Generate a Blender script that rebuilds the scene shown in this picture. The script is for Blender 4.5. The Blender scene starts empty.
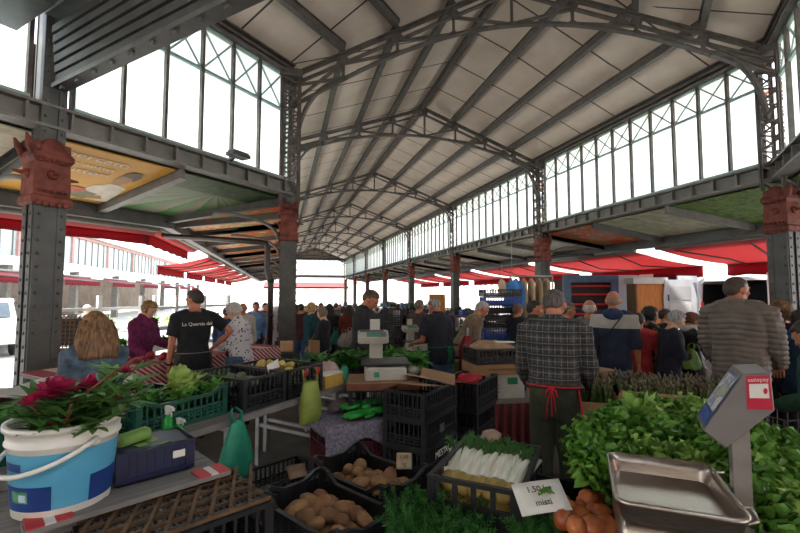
import bpy, math, random
from mathutils import Vector, Matrix, noise
R = math.radians
PI = math.pi
scene = bpy.context.scene
C = scene.collection
rnd = random.Random(7)
V = Vector
# ------------------------------------------------------------------ camera geometry
H = 1.65
YAW, PITCH, FOC = R(15.6), R(3.53), 430.0
FWD = V((math.sin(YAW)*math.cos(PITCH), math.cos(YAW)*math.cos(PITCH), math.sin(PITCH)))
RGT = V((math.cos(YAW), -math.sin(YAW), 0))
UPV = RGT.cross(FWD)
FH = V((math.sin(YAW), math.cos(YAW), 0))
EYE = V((0, 0, H))
def ray(px, py): return FWD + RGT*((px-400)/FOC) + UPV*((266.5-py)/FOC)
def G(px, py, z):                       # photo pixel -> point on the height z
    d = ray(px, py); t = (z-H)/d.z
    return EYE + d*t
def D(px, py, dep):                     # photo pixel -> point at horizontal depth dep
    d = ray(px, py); t = dep/d.dot(FH)
    return EYE + d*t
def PX(p):
    q = V(p)-EYE; w = q.dot(FWD)
    return 400+FOC*q.dot(RGT)/w, 266.5-FOC*q.dot(UPV)/w
D2 = V((math.sin(R(45)), math.cos(R(45)), 0))        # long axis of the near wing
N2 = V((D2.y, -D2.x, 0))                             # across it, to the right
# ------------------------------------------------------------------ mesh builder
class MB:
    def __init__(s): s.v = []; s.f = []; s.sm = []; s.mi = []
    def add(s, vs, fs, M=None, sm=False, mi=0):
        o = len(s.v)
        if M is not None: vs = [M @ V(v) for v in vs]
        s.v.extend([tuple(v) for v in vs])
        for f in fs:
            s.f.append(tuple(i+o for i in f)); s.sm.append(sm); s.mi.append(mi)
        return s
    def box(s, c, d, rz=0, M=None, mi=0):
        x, y, z = d[0]/2, d[1]/2, d[2]/2
        vs = [(a*x, b*y, e*z) for e in (-1, 1) for b in (-1, 1) for a in (-1, 1)]
        T = Matrix.Translation(V(c)) @ Matrix.Rotation(rz, 4, 'Z')
        if M is not None: T = M @ T
        return s.add(vs, [(0,2,3,1),(4,5,7,6),(0,1,5,4),(2,6,7,3),(0,4,6,2),(1,3,7,5)], T, mi=mi)
    def beam(s, p, q, w, h, up=(0,0,1), mi=0):
        p, q = V(p), V(q); d = q-p; L = d.length
        if L < 1e-6: return s
        d /= L; u = V(up)
        if abs(d.dot(u)) > .98: u = V((1,0,0)) if abs(d.x) < .9 else V((0,1,0))
        r = d.cross(u).normalized(); u = r.cross(d)
        vs = [b + r*(a*w/2) + u*(e*h/2) for b in (p, q) for e in (-1, 1) for a in (-1, 1)]
        return s.add(vs, [(0,2,3,1),(4,5,7,6),(0,1,5,4),(2,6,7,3),(0,4,6,2),(1,3,7,5)], mi=mi)
    def tube(s, pts, r, n=8, cap=True, sm=True, mi=0, flat=1.0):
        pts = [V(p) for p in pts]; m = len(pts)
        rs = list(r) if isinstance(r, (list, tuple)) else [r]*m
        t0 = (pts[1]-pts[0]).normalized()
        u = V((0,0,1)) if abs(t0.z) < .9 else V((1,0,0))
        a = t0.cross(u).normalized()
        vs = []
        for i, p in enumerate(pts):
            t = (pts[min(i+1,m-1)]-pts[max(i-1,0)]).normalized()
            a = a - t*a.dot(t)
            a = a.normalized() if a.length > 1e-6 else t.orthogonal().normalized()
            b = t.cross(a)
            for k in range(n):
                an = 2*PI*k/n
                vs.append(p + (a*math.cos(an) + b*math.sin(an)*flat)*rs[i])
        fs = [(i*n+k, i*n+(k+1)%n, (i+1)*n+(k+1)%n, (i+1)*n+k) for i in range(m-1) for k in range(n)]
        if cap: fs += [tuple(reversed(range(n))), tuple((m-1)*n+k for k in range(n))]
        return s.add(vs, fs, sm=sm, mi=mi)
    def lathe(s, prof, n=16, M=None, sm=True, mi=0, sx=1.0, sy=1.0):
        vs = []
        for (r, z) in prof:
            for k in range(n):
                a = 2*PI*k/n; vs.append((r*math.cos(a)*sx, r*math.sin(a)*sy, z))
        m = len(prof)
        fs = [(i*n+k, i*n+(k+1)%n, (i+1)*n+(k+1)%n, (i+1)*n+k) for i in range(m-1) for k in range(n)]
        fs += [tuple(reversed(range(n))), tuple((m-1)*n+k for k in range(n))]
        return s.add(vs, fs, M, sm, mi)
    def ell(s, c, r, nu=12, nv=8, M=None, jit=0, seed=0, fr=3.0, mi=0):
        vs = []; c = V(c)
        for j in range(nv+1):
            th = PI*j/nv
            for k in range(nu):
                a = 2*PI*k/nu
                d = V((math.sin(th)*math.cos(a), math.sin(th)*math.sin(a), math.cos(th)))
                e = 1 + (jit*noise.noise(d*fr + V((seed*7.3, seed*1.9, seed))) if jit else 0)
                vs.append(c + V((d.x*r[0], d.y*r[1], d.z*r[2]))*e)
        fs = [(j*nu+k, (j+1)*nu+k, (j+1)*nu+(k+1)%nu, j*nu+(k+1)%nu) for j in range(nv) for k in range(nu)]
        return s.add(vs, fs, M, True, mi)
    def loft(s, rings, cap=True, sm=True, mi=0, closed=True):
        n = len(rings[0]); vs = [p for r_ in rings for p in r_]; m = len(rings)
        kk = n if closed else n-1
        fs = [(i*n+k, i*n+(k+1)%n, (i+1)*n+(k+1)%n, (i+1)*n+k) for i in range(m-1) for k in range(kk)]
        if cap and closed: fs += [tuple(reversed(range(n))), tuple((m-1)*n+k for k in range(n))]
        return s.add(vs, fs, sm=sm, mi=mi)
    def prism(s, poly, z0, z1, M=None, mi=0):
        n = len(poly)
        vs = [(p[0], p[1], z0) for p in poly] + [(p[0], p[1], z1) for p in poly]
        fs = [tuple(reversed(range(n))), tuple(range(n, 2*n))] + [(k, (k+1)%n, n+(k+1)%n, n+k) for k in range(n)]
        return s.add(vs, fs, M, mi=mi)
    def slab(s, poly3, th, mi=0):        # polygon in 3-D thickened along its normal
        ps = [V(p) for p in poly3]; nn = (ps[1]-ps[0]).cross(ps[2]-ps[0]).normalized()
        if nn.z < 0: nn = -nn
        n = len(ps); vs = ps + [p+nn*th for p in ps]
        fs = [tuple(reversed(range(n))), tuple(range(n, 2*n))] + [(k, (k+1)%n, n+(k+1)%n, n+k) for k in range(n)]
        return s.add(vs, fs, mi=mi)
    def sheet(s, nu, nv, fn, th=0, sm=True, mi=0):      # fn(u,v) -> point; optional thickness
        vs = [V(fn(i/nu, j/nv)) for j in range(nv+1) for i in range(nu+1)]
        w = nu+1
        fs = [(j*w+i, j*w+i+1, (j+1)*w+i+1, (j+1)*w+i) for j in range(nv) for i in range(nu)]
        if th:
            nr = [V((0,0,0)) for _ in vs]
            for f in fs:
                q = (vs[f[2]]-vs[f[0]]).cross(vs[f[3]]-vs[f[1]])
                for i in f: nr[i] += q
            m = len(vs)
            vs = vs + [p - (q.normalized() if q.length > 1e-9 else V((0,0,1)))*th for p, q in zip(vs, nr)]
            fs = fs + [tuple(reversed([i+m for i in f])) for f in fs]
            ed = [j*w for j in range(nv+1)] + [nv*w+i for i in range(1, nu+1)] + [j*w+nu for j in range(nv-1, -1, -1)] + [i for i in range(nu-1, 0, -1)]
            for k in range(len(ed)):
                a, b = ed[k], ed[(k+1) % len(ed)]
                fs.append((a, b, b+m, a+m))
        return s.add(vs, fs, sm=sm, mi=mi)
    def mesh(s, name, mats):
        me = bpy.data.meshes.new(name)
        me.from_pydata(s.v, [], s.f)
        for m in (mats if isinstance(mats, (list, tuple)) else [mats]): me.materials.append(m)
        me.polygons.foreach_set('use_smooth', s.sm)
        me.polygons.foreach_set('material_index', s.mi)
        me.update()
        return me
    def build(s, name, mats, parent=None, loc=None, rz=0):
        o = bpy.data.objects.new(name, s.mesh(name, mats)); C.objects.link(o)
        if parent is not None: o.parent = parent
        if loc is not None: o.location = loc
        if rz: o.rotation_euler = (0, 0, rz)
        return o
def tag(o, label, cat, group=None):
    o['label'] = label; o['category'] = cat
    if group: o['group'] = group
    return o
def thing(name, label, cat, loc=(0,0,0), rz=0, group=None):
    o = bpy.data.objects.new(name, None); C.objects.link(o)
    o.empty_display_size = .1
    o.location = loc; o.rotation_euler = (0, 0, rz)
    return tag(o, label, cat, group)
def struct(o):
    o['kind'] = 'structure'; return o
KIDS = {}
def dup(root, loc=None, rz=None, label=None, group=None, rot=None, sc=None, mats=None):
    r = root.copy(); C.objects.link(r)
    if loc is not None: r.location = loc
    if rot is not None: r.rotation_euler = rot
    elif rz is not None: r.rotation_euler = (0, 0, rz)
    if sc is not None: r.scale = (sc,)*3 if not isinstance(sc, (tuple, list)) else sc
    if label: r['label'] = label
    if group: r['group'] = group
    for ch in root.children:
        c = ch.copy(); C.objects.link(c); c.parent = r
        for g in ch.children:
            d = g.copy(); C.objects.link(d); d.parent = c
    return r
def text_mesh(body, size, depth=.002, align='CENTER'):
    cu = bpy.data.curves.new('lettering', 'FONT'); cu.body = body; cu.size = size; cu.extrude = depth
    cu.align_x = align; cu.align_y = 'CENTER'; cu.resolution_u = 3
    o = bpy.data.objects.new('lettering', cu); C.objects.link(o)
    dg = bpy.context.evaluated_depsgraph_get()
    me = bpy.data.meshes.new_from_object(o.evaluated_get(dg))
    bpy.data.objects.remove(o); bpy.data.curves.remove(cu)
    return me
def lettering(body, size, mat, parent, M, depth=.002, align='CENTER', name='lettering'):
    me = text_mesh(body, size, depth, align)
    me.transform(M); me.materials.clear(); me.materials.append(mat)
    o = bpy.data.objects.new(name, me); C.objects.link(o); o.parent = parent
    return o
def frame_M(o, x, y):                   # matrix with local X along x, Y along y, at o
    x = V(x).normalized(); y = V(y); y = (y - x*y.dot(x)).normalized(); z = x.cross(y)
    return Matrix(((x.x,y.x,z.x,o[0]),(x.y,y.y,z.y,o[1]),(x.z,y.z,z.z,o[2]),(0,0,0,1)))
# ------------------------------------------------------------------ materials
MATS = {}
def srgb(c):
    if isinstance(c, str): c = tuple(int(c[i:i+2], 16)/255 for i in (0, 2, 4))
    return tuple(x/12.92 if x <= .04045 else ((x+.055)/1.055)**2.4 for x in c) + (1,)
def nodes_of(name):
    m = bpy.data.materials.new(name); m.use_nodes = True
    nt = m.node_tree; b = nt.nodes['Principled BSDF']
    return m, nt, b
def link(nt, a, b): nt.links.new(a, b)
def texco(nt, scale=1.0, rot=(0,0,0), kind='Object'):
    t = nt.nodes.new('ShaderNodeTexCoord'); mp = nt.nodes.new('ShaderNodeMapping')
    mp.inputs['Scale'].default_value = (scale,)*3 if not isinstance(scale, (tuple, list)) else scale
    mp.inputs['Rotation'].default_value = rot
    link(nt, t.outputs[kind], mp.inputs['Vector'])
    return mp.outputs['Vector']
def noise_n(nt, vec, sc, det=3, rough=.55):
    n = nt.nodes.new('ShaderNodeTexNoise'); n.inputs['Scale'].default_value = sc
    n.inputs['Detail'].default_value = det; n.inputs['Roughness'].default_value = rough
    link(nt, vec, n.inputs['Vector']); return n.outputs['Fac']
def ramp(nt, fac, stops, interp='LINEAR'):
    r = nt.nodes.new('ShaderNodeValToRGB'); r.color_ramp.interpolation = interp
    e = r.color_ramp.elements
    while len(e) < len(stops): e.new(.5)
    for i, (p, c) in enumerate(stops):
        e[i].position = p; e[i].color = srgb(c) if not (isinstance(c, tuple) and len(c) == 4) else c
    link(nt, fac, r.inputs['Fac']); return r.outputs['Color']
def mixc(nt, fac, a, b, mode='MIX'):
    m = nt.nodes.new('ShaderNodeMix'); m.data_type = 'RGBA'; m.blend_type = mode
    for val, idx in ((fac, 0), (a, 6), (b, 7)):
        if hasattr(val, 'is_linked') or hasattr(val, 'links'): link(nt, val, m.inputs[idx])
        else: m.inputs[idx].default_value = val
    return m.outputs[2]
def bump(nt, b, fac, st=.3, dist=.01):
    n = nt.nodes.new('ShaderNodeBump'); n.inputs['Strength'].default_value = st; n.inputs['Distance'].default_value = dist
    link(nt, fac, n.inputs['Height']); link(nt, n.outputs['Normal'], b.inputs['Normal'])
def M_(name, c1, c2=None, sc=8, rough=.6, metal=0, bmp=0, det=3, trans=0, sc3=None, sheen=0, coat=0, lo=.35, hi=.65):
    if name in MATS: return MATS[name]
    m, nt, b = nodes_of(name)
    b.inputs['Roughness'].default_value = rough; b.inputs['Metallic'].default_value = metal
    if coat: b.inputs['Coat Weight'].default_value = coat
    vec = texco(nt, sc3 or 1.0)
    f = noise_n(nt, vec, sc, det)
    col = ramp(nt, f, [(lo, c1), (hi, c2 or c1)])
    link(nt, col, b.inputs['Base Color'])
    if bmp: bump(nt, b, f, bmp)
    if trans:
        t = nt.nodes.new('ShaderNodeBsdfTranslucent'); mx = nt.nodes.new('ShaderNodeMixShader')
        link(nt, col, t.inputs['Color']); mx.inputs[0].default_value = trans
        link(nt, b.outputs[0], mx.inputs[1]); link(nt, t.outputs[0], mx.inputs[2])
        link(nt, mx.outputs[0], nt.nodes['Material Output'].inputs['Surface'])
    MATS[name] = m; return m
def stripes(name, ca, cb, per, axis=(1,0,0), duty=.5, rough=.8, noisy=0, trans=0):
    if name in MATS: return MATS[name]
    m, nt, b = nodes_of(name); b.inputs['Roughness'].default_value = rough
    vec = texco(nt, 1.0)
    dp = nt.nodes.new('ShaderNodeVectorMath'); dp.operation = 'DOT_PRODUCT'
    link(nt, vec, dp.inputs[0]); dp.inputs[1].default_value = axis
    a = nt.nodes.new('ShaderNodeMath'); a.operation = 'MULTIPLY'; a.inputs[1].default_value = 1/per
    link(nt, dp.outputs['Value'], a.inputs[0])
    fr = nt.nodes.new('ShaderNodeMath'); fr.operation = 'FRACT'; link(nt, a.outputs[0], fr.inputs[0])
    col = ramp(nt, fr.outputs[0], [(0, ca), (duty, cb)], 'CONSTANT')
    link(nt, col, b.inputs['Base Color'])
    MATS[name] = m; return m
GREY = M_('grey_paint', '4a4a48', '595956', 5, .5, 0, .08)
GREYD = M_('dark_grey_paint', '353331', '44413f', 5, .55, 0, .1)
GREYL = M_('light_grey_paint', '6c6963', '7b7871', 6, .5, 0, .08)
IRON = M_('truss_iron', '544c47', '686059', 7, .6, 0, .1)
PALEGREEN = M_('pale_green_iron', '8fa39b', '9db0a8', 6, .6)
RUST = M_('red_oxide', '5c2a20', '874538', 7, .7, 0, .3)
CREAM = M_('roof_boards', 'a08f80', 'b5a494', 2.2, .8, 0, .05)
BLACKP = M_('black_plastic', '141416', '1d1d20', 14, .42, 0, .05)
# ------------------------------------------------------------------ architecture
I_ = V((.15, 8.78, 0)); O_ = V((8.15, 5.2, 0)); W = 8.0
TN = 4.0; N_ = I_ - D2*TN
YB = [12.1 + 7.2*k for k in range(7)]; YE = YB[-1]
MID = (I_+O_)/2
Z_CAP0, Z_CAP1, Z_BEAM, Z_SILL, Z_X, Z_HEAD, Z_EAVE, RISE = 2.66, 3.45, 3.58, 3.88, 5.28, 5.86, 5.92, 1.42
ORD = ['first','second','third','fourth','fifth','sixth','seventh','eighth','ninth','tenth','eleventh','twelfth','thirteenth','fourteenth','fifteenth','sixteenth','seventeenth','eighteenth','nineteenth','twentieth']
# floor: pavement of the market square
m, nt, b = nodes_of('pavement')
vec = texco(nt); f = noise_n(nt, vec, 1.3, 6, .6)
br = nt.nodes.new('ShaderNodeTexBrick'); link(nt, vec, br.inputs['Vector'])
br.inputs['Scale'].default_value = 1.6; br.inputs['Mortar Size'].default_value = .012
for k, c in (('Color1','a09b94'),('Color2','aca7a0'),('Mortar','8a857e')): br.inputs[k].default_value = srgb(c)
link(nt, mixc(nt, f, br.outputs['Color'], ramp(nt, f, [(.35,'96918a'),(.7,'b4afa8')])), b.inputs['Base Color'])
b.inputs['Roughness'].default_value = .85; bump(nt, b, f, .2)
PAVE = m
struct(MB().add([(-90,-40,0),(90,-40,0),(90,130,0),(-90,130,0)], [(0,1,2,3)]).build('floor', PAVE))
# roof
m, nt, b = nodes_of('roof_boards_seamed')
vec = texco(nt); f = noise_n(nt, vec, 1.7, 4)
base = ramp(nt, f, [(.3,'b3a597'),(.7,'c6b9ab')])
def roof_mat(name, axis):
    m, nt, b = nodes_of(name)
    vec = texco(nt); f = noise_n(nt, vec, 1.7, 4)
    base = ramp(nt, f, [(.3,'cfbaa8'),(.7,'decbbb')])
    dp = nt.nodes.new('ShaderNodeVectorMath'); dp.operation = 'DOT_PRODUCT'; link(nt, vec, dp.inputs[0]); dp.inputs[1].default_value = axis
    fr = nt.nodes.new('ShaderNodeMath'); fr.operation = 'FRACT'; link(nt, dp.outputs['Value'], fr.inputs[0])
    seam = ramp(nt, fr.outputs[0], [(0,(0,0,0,1)),(.03,(1,1,1,1))], 'CONSTANT')
    link(nt, mixc(nt, 1.0, ramp(nt, seam, [(0,'5a5048'),(1,'ffffff')]), base, 'MULTIPLY'), b.inputs['Base Color'])
    b.inputs['Roughness'].default_value = .85
    return m
ROOF_A = roof_mat('roof_boards_long', (0,.8,0)); ROOF_B = roof_mat('roof_boards_near', tuple(D2*.8))
ZR = Z_EAVE+.16
def z3(p, z): return V((p.x, p.y, z))
LR = 30.0
rl, rr = I_ - D2*LR, O_ - D2*LR; rm = MID - D2*LR
DI, DR = .22, .30                                  # the inner corner stands a little higher
mb = MB(); mb.slab([z3(I_,ZR+DI), z3(MID,ZR+RISE+DR), (4.15,YB[0],ZR+RISE), (.15,YB[0],ZR)], .08); mb.slab([(.15,YB[0],ZR), (4.15,YB[0],ZR+RISE), (4.15,YE+.3,ZR+RISE), (.15,YE+.3,ZR)], .08)
mb.slab([z3(O_,ZR), z3(MID,ZR+RISE+DR), (4.15,YB[0],ZR+RISE), (8.15,YB[0],ZR)], .08); mb.slab([(8.15,YB[0],ZR), (4.15,YB[0],ZR+RISE), (4.15,YE+.3,ZR+RISE), (8.15,YE+.3,ZR)], .08)
mb.slab([(.15,I_.y,ZR), (-.4,I_.y+.2,ZR-.16), (-.4,YE+.3,ZR-.16), (.15,YE+.3,ZR)], .08)
mb.slab([(8.15,O_.y,ZR), (8.7,O_.y,ZR-.16), (8.7,YE+.3,ZR-.16), (8.15,YE+.3,ZR)], .08)
struct(mb.build('ceiling', ROOF_A))
struct(MB().slab([(.15,YE+.2,Z_EAVE+.1),(8.15,YE+.2,Z_EAVE+.1),(4.15,YE+.2,ZR+RISE)], .05).build('wall_end', CREAM))
mb = MB(); mb.slab([z3(I_,ZR+DI), z3(MID,ZR+RISE+DR), z3(rm,ZR+RISE+DR), z3(rl,ZR+DI)], .08)
mb.slab([z3(O_,ZR), z3(MID,ZR+RISE+DR), z3(rm,ZR+RISE+DR), z3(rr,ZR)], .08)
mb.slab([z3(I_,ZR+DI), z3(I_-N2*.55,ZR-.16+DI), z3(rl-N2*.55,ZR-.16+DI), z3(rl,ZR+DI)], .08)
mb.slab([z3(O_,ZR), z3(O_+N2*.55,ZR-.16), z3(rr+N2*.55,ZR-.16), z3(rr,ZR)], .08)
struct(mb.build('ceiling', ROOF_B))
# purlins: rolled iron joists under the boards
pl = 0
for k in range(0, 9):
    t = k/8; z = ZR + RISE*(1-abs(2*t-1)) - .10
    a = I_.lerp(O_, t); bb = V((.15+8*t, YE, 0)); c = a - D2*LR
    ko = DI+(DR-DI)*2*t if t < .5 else DR*2*(1-t); yb1 = V((.15+8*t, YB[0], 0))
    for seg in (((a,ko),(yb1,0),(bb,0)), ((a,ko),(c,ko))):
        mb = MB()
        for (p,kp),(q,kq) in zip(seg, seg[1:]):
            mb.beam(z3(p,z+kp), z3(q,z+kq), .05, .18); mb.beam(z3(p,z-.085+kp), z3(q,z-.085+kq), .11, .02); mb.beam(z3(p,z+.085+kp), z3(q,z+.085+kq), .11, .018)
        o = mb.build('purlin', IRON); struct(o)
# trusses
def truss(a, bpt, label, da=0, cz=.95, ex=.95, dr=0):
    a, bpt = V(a), V(bpt); d = (bpt-a); L = d.length; d /= L
    t = thing('roof_truss', label, 'truss', (a.x,a.y,0), math.atan2(d.y,d.x), 'iron roof trusses')
    zt = lambda u: Z_EAVE-.08 + RISE*(1-abs(2*u-1)) + (da+(dr-da)*2*u if u < .5 else dr*2*(1-u))
    zb = lambda u: 5.42 + cz*(1-(2*u-1)**2)**ex if 0 < u < 1 else 5.42
    e = .05
    mb = MB()
    for (u0, u1) in ((0,.5),(.5,1)):
        mb.beam((u0*L,0,zt(u0)), (u1*L,0,zt(u1)), .12, .03); mb.beam((u0*L,0,zt(u0)-.04), (u1*L,0,zt(u1)-.04), .025, .07)
        mb.beam((u0*L,0,zt(u0)-.2), (u1*L,0,zt(u1)-.2), .08, .04)
    mb.build('top_chord', IRON, t)
    mb = MB(); n = 32
    P = [(u*L,0,zb(u)) for u in [i/n for i in range(n+1)]]
    for i in range(n): mb.beam(P[i], P[i+1], .10, .022); mb.beam(V(P[i])+V((0,0,.04)), V(P[i+1])+V((0,0,.03)), .025, .045)
    mb.build('bottom_chord', IRON, t)
    for k in range(1, 8):
        u = k/8; mb = MB(); mb.beam((u*L,0,zb(u)), (u*L,0,zt(u)-.06), .06, .05)
        mb.ell((u*L,0,zt(u)-.14), (.11,.03,.10), 8, 6); mb.ell((u*L,0,zb(u)+.04), (.09,.03,.06), 8, 6)
        mb.build('post', IRON, t)
    for k in range(8):
        u0, u1 = k/8, (k+1)/8; mb = MB()
        if k < 4: p, q = (u0, zt(u0)-.2), (u1, zb(u1)+.04)
        else: p, q = (u0, zb(u0)+.04), (u1, zt(u1)-.2)
        mb.beam((p[0]*L,.015,p[1]), (q[0]*L,.015,q[1]), .06, .045); mb.build('diagonal', IRON, t)
        if k in (0, 7):
            mb = MB(); p, q = ((u0, zb(u0)+.04), (u1, zt(u1)-.2)) if k == 0 else ((u0, zt(u0)-.2), (u1, zb(u1)+.04))
            mb.beam((p[0]*L,-.015,p[1]), (q[0]*L,-.015,q[1]), .06, .045); mb.build('diagonal', IRON, t)
    for sgn in (0, 1):                       # curved knee braces down to the columns
        mb = MB(); pts = []
        for i in range(11):
            an = PI/2*i/10; x = .14 + .85*(1-math.cos(an)); z = 4.55 + (zb(.99/L)-4.55)*math.sin(an)
            pts.append((x if not sgn else L-x, 0, z))
        for i in range(10): mb.beam(pts[i], pts[i+1], .10, .05)
        mb.build('knee_brace', IRON, t)
    return t
truss(I_, O_, 'big iron arched truss nearest the viewer, spanning from riveted post to riveted post', DI, 1.28, 1.2, DR)
for k, y in enumerate(YB):
    truss((.15,y,0), (8.15,y,0), 'slender arched iron truss, %s beyond the big nearest one' % ORD[k])
# transverse girder with stepped profile at the near column
g0, g1 = N_, N_ + N2*8.19
t = thing('cross_girder', 'deep dark stepped girder crossing overhead from the nearest riveted column', 'girder', (g0.x,g0.y,0), math.atan2(N2.y,N2.x))
mb = MB()
for k in range(6): mb.box((4.1, (.16 - .02*k) * (1 if k%2 else -1) * 0, 4.12+.115*k), (7.7, .13+.02*k, .085))
mb.box((4.1,0,4.4), (7.7,.09,.7))
mb.build('stepped_casing', GREYD, t)
mb = MB(); mb.box((4.1,-.02,4.035), (7.7,.15,.05)); mb.box((4.1,-.02,4.86), (7.7,.34,.05))
for k in range(22): mb.box((.4+.35*k,-.05,4.0), (.06,.03,.05))
mb.build('flange_plate', GREY, t)
mb = MB(); mb.box((-.33,-.06,4.35), (.24,.26,.62)); mb.lathe([(.0,3.98),(.26,3.98),(.28,4.02),(.2,4.06),(0,4.06)], 16, Matrix.Translation((-.42,-.1,0)))
mb.build('lamp_housing', GREYD, t)
# near wing truss chords above that girder
truss(N_, g1, 'dark arched truss above the stepped girder, partly out of view', DI, .95, .95, DR)
# columns
def column(p, rz, label, upper='lattice', near=False, dz=0):
    t = thing('iron_column', label, 'column', (p.x,p.y,0), rz, 'riveted iron columns'); t['kind'] = 'thing'
    a, bq = (.31, .26) if near else (.36, .28)
    mb = MB(); mb.box((0,0,1.34), (a-.12, bq-.06, 2.68))
    for s in (-1, 1):
        mb.box((0, s*bq/2, 1.34), (a, .03, 2.68)); mb.box((s*(a/2-.03), s*0, 1.34), (.03, bq-.03, 2.68))
    for s in (-1,1): mb.box((s*(a/2-.045), -bq/2-.018, 1.34), (.09,.012,2.68)); mb.box((s*(a/2-.045), bq/2+.018, 1.34), (.09,.012,2.68))
    for s in (-1,1):
        for e in (-1,1): mb.box((s*(a/2+.006), e*(bq/2-.05), 1.34), (.012,.09,2.68))
    for k in range(17):
        z = .15+.15*k
        for s in (-1,1):
            for e in (-1,1):
                mb.ell((s*(a/2-.045), e*(bq/2+.026), z), (.02,.016,.02), 6, 4); mb.ell((s*(a/2+.012), e*(bq/2-.05), z), (.016,.02,.02), 6, 4)
    mb.build('shaft', GREY, t)
    mb = MB(); mb.box((0,0,.2), (a+.22, bq+.22, .40)); mb.box((0,0,.44), (a+.12,bq+.12,.1)); mb.build('plinth', GREYD, t)
    mb = MB()                                # cast capital
    h0, h1 = Z_CAP0, Z_CAP1
    def rg(ex, ey, z): return [(sx*(a/2+ex), sy*(bq/2+ey), z) for sx, sy in ((-1,-1),(1,-1),(1,1),(-1,1))]
    mb.loft([rg(.02,.02,h0), rg(.05,.05,h0+.02), rg(.05,.05,h0+.09), rg(.025,.03,h0+.12), rg(.03,.03,h0+.2), rg(.02,.02,h0+.5), rg(.05,.05,h0+.55), rg(.05,.05,h0+.6), rg(.02,.02,h0+.64), rg(.02,.02,h0+.74)], sm=False)
    for e in (-1, 1):
        for k in range(5):
            x = -a/2+.02+(a-.04)*k/4
            mb.ell((x, e*(bq/2+.05), h0+.015), (.036,.016,.035), 8, 5)
            mb.ell((x, e*(bq/2+.05), h0+.16), (.022,.022,.022), 6, 4); mb.ell((x, e*(bq/2+.045), h0+.52), (.022,.022,.022), 6, 4)
        mb.ell((0, e*(bq/2+.03), h0+.36), (.06,.05,.06), 10, 6); mb.tube([(0,e*(bq/2+.03),h0+.36),(0,e*(bq/2+.16),h0+.37)], [.03,.008], 6)
        mb.lathe([(0,-.04),(.11,-.04),(.13,-.02),(.13,.02),(.11,.04),(0,.04)], 18, Matrix.Translation((0,e*(bq/2+.0),h0+.66)) @ Matrix.Rotation(PI/2,4,'X'))
    for s in (-1, 1):
        mb.ell((s*(a/2+.03), 0, h0+.36), (.05,.06,.06), 10, 6); mb.tube([(s*(a/2+.02),0,h0+.36),(s*(a/2+.17),0,h0+.37)], [.04,.012], 6)
        for e in (-1,1) if s < 0 else ():
            mb.tube([(s*(a/2+.02), e*(bq/2), h0+.58), (s*(a/2+.08), e*(bq/2+.02), h0+.7), (s*(a/2+.11), e*(bq/2+.03), h0+.78)], [.05,.04,.012], 6)
    mb.build('capital', RUST, t)
    mb = MB(); z0, z1 = Z_CAP1-.04, Z_EAVE-.02+dz
    if upper == 'plate':
        mb.box((0,0,(z0+z1)/2), (a-.08, bq-.06, z1-z0))
        for s in (-1,1):
            for e in (-1,1): mb.box((s*(a/2-.07), e*(bq/2-.02), (z0+z1)/2), (.08,.02,z1-z0))
            for k in range(14):
                for e in (-1,1): mb.ell((s*(a/2-.07), e*(bq/2-.005), z0+.12+.18*k), (.018,.016,.018), 6, 4)
    else:
        w = .17
        for s in (-1,1):
            for e in (-1,1):
                mb.beam((s*w,e*w,z0), (s*w,e*w,z1), .07, .02); mb.beam((s*w,e*w,z0), (s*w,e*w,z1), .02, .07)
        n = 9
        for k in range(n):
            za, zb_ = z0+(z1-z0)*k/n, z0+(z1-z0)*(k+1)/n; zm = (za+zb_)/2
            for e in (-1,1):
                mb.beam((-w,e*w,za),(w,e*w,zm),.035,.012,(0,1,0)); mb.beam((w,e*w,zm),(-w,e*w,zb_),.035,.012,(0,1,0))
                mb.beam((e*w,-w,za),(e*w,w,zm),.035,.012,(1,0,0)); mb.beam((e*w,w,zm),(e*w,-w,zb_),.035,.012,(1,0,0))
        mb.box((0,0,z1-.08), (.44,.44,.16))
    mb.build('upper_shaft', IRON if upper != 'plate' else GREY, t)
    return t
A1 = 0; A2 = R(45)
column(N_, A2, 'massive riveted grey column with red capital beside the woman in denim', 'plate', True)
column(I_, PI/2, 'riveted grey column at the inner corner, by the end of the striped stall', 'lattice', True, DI)
column(O_, PI/2, 'riveted grey column at the edge beside the man in a puffer jacket', 'lattice', True)
column(O_-D2*7.2, A2, 'riveted column of the near wing beyond the edge of view')
column(N_-D2*7.2, A2, 'riveted column of the near wing, behind the nearest one')
for k, y in enumerate(YB):
    column(V((8.15,y,0)), PI/2, 'grey column with red capital in the stall side row, %s beyond the corner one' % ORD[k])
    column(V((.15,y,0)), PI/2, 'grey column with red capital in the far row, %s behind the inner corner' % ORD[k])
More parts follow.
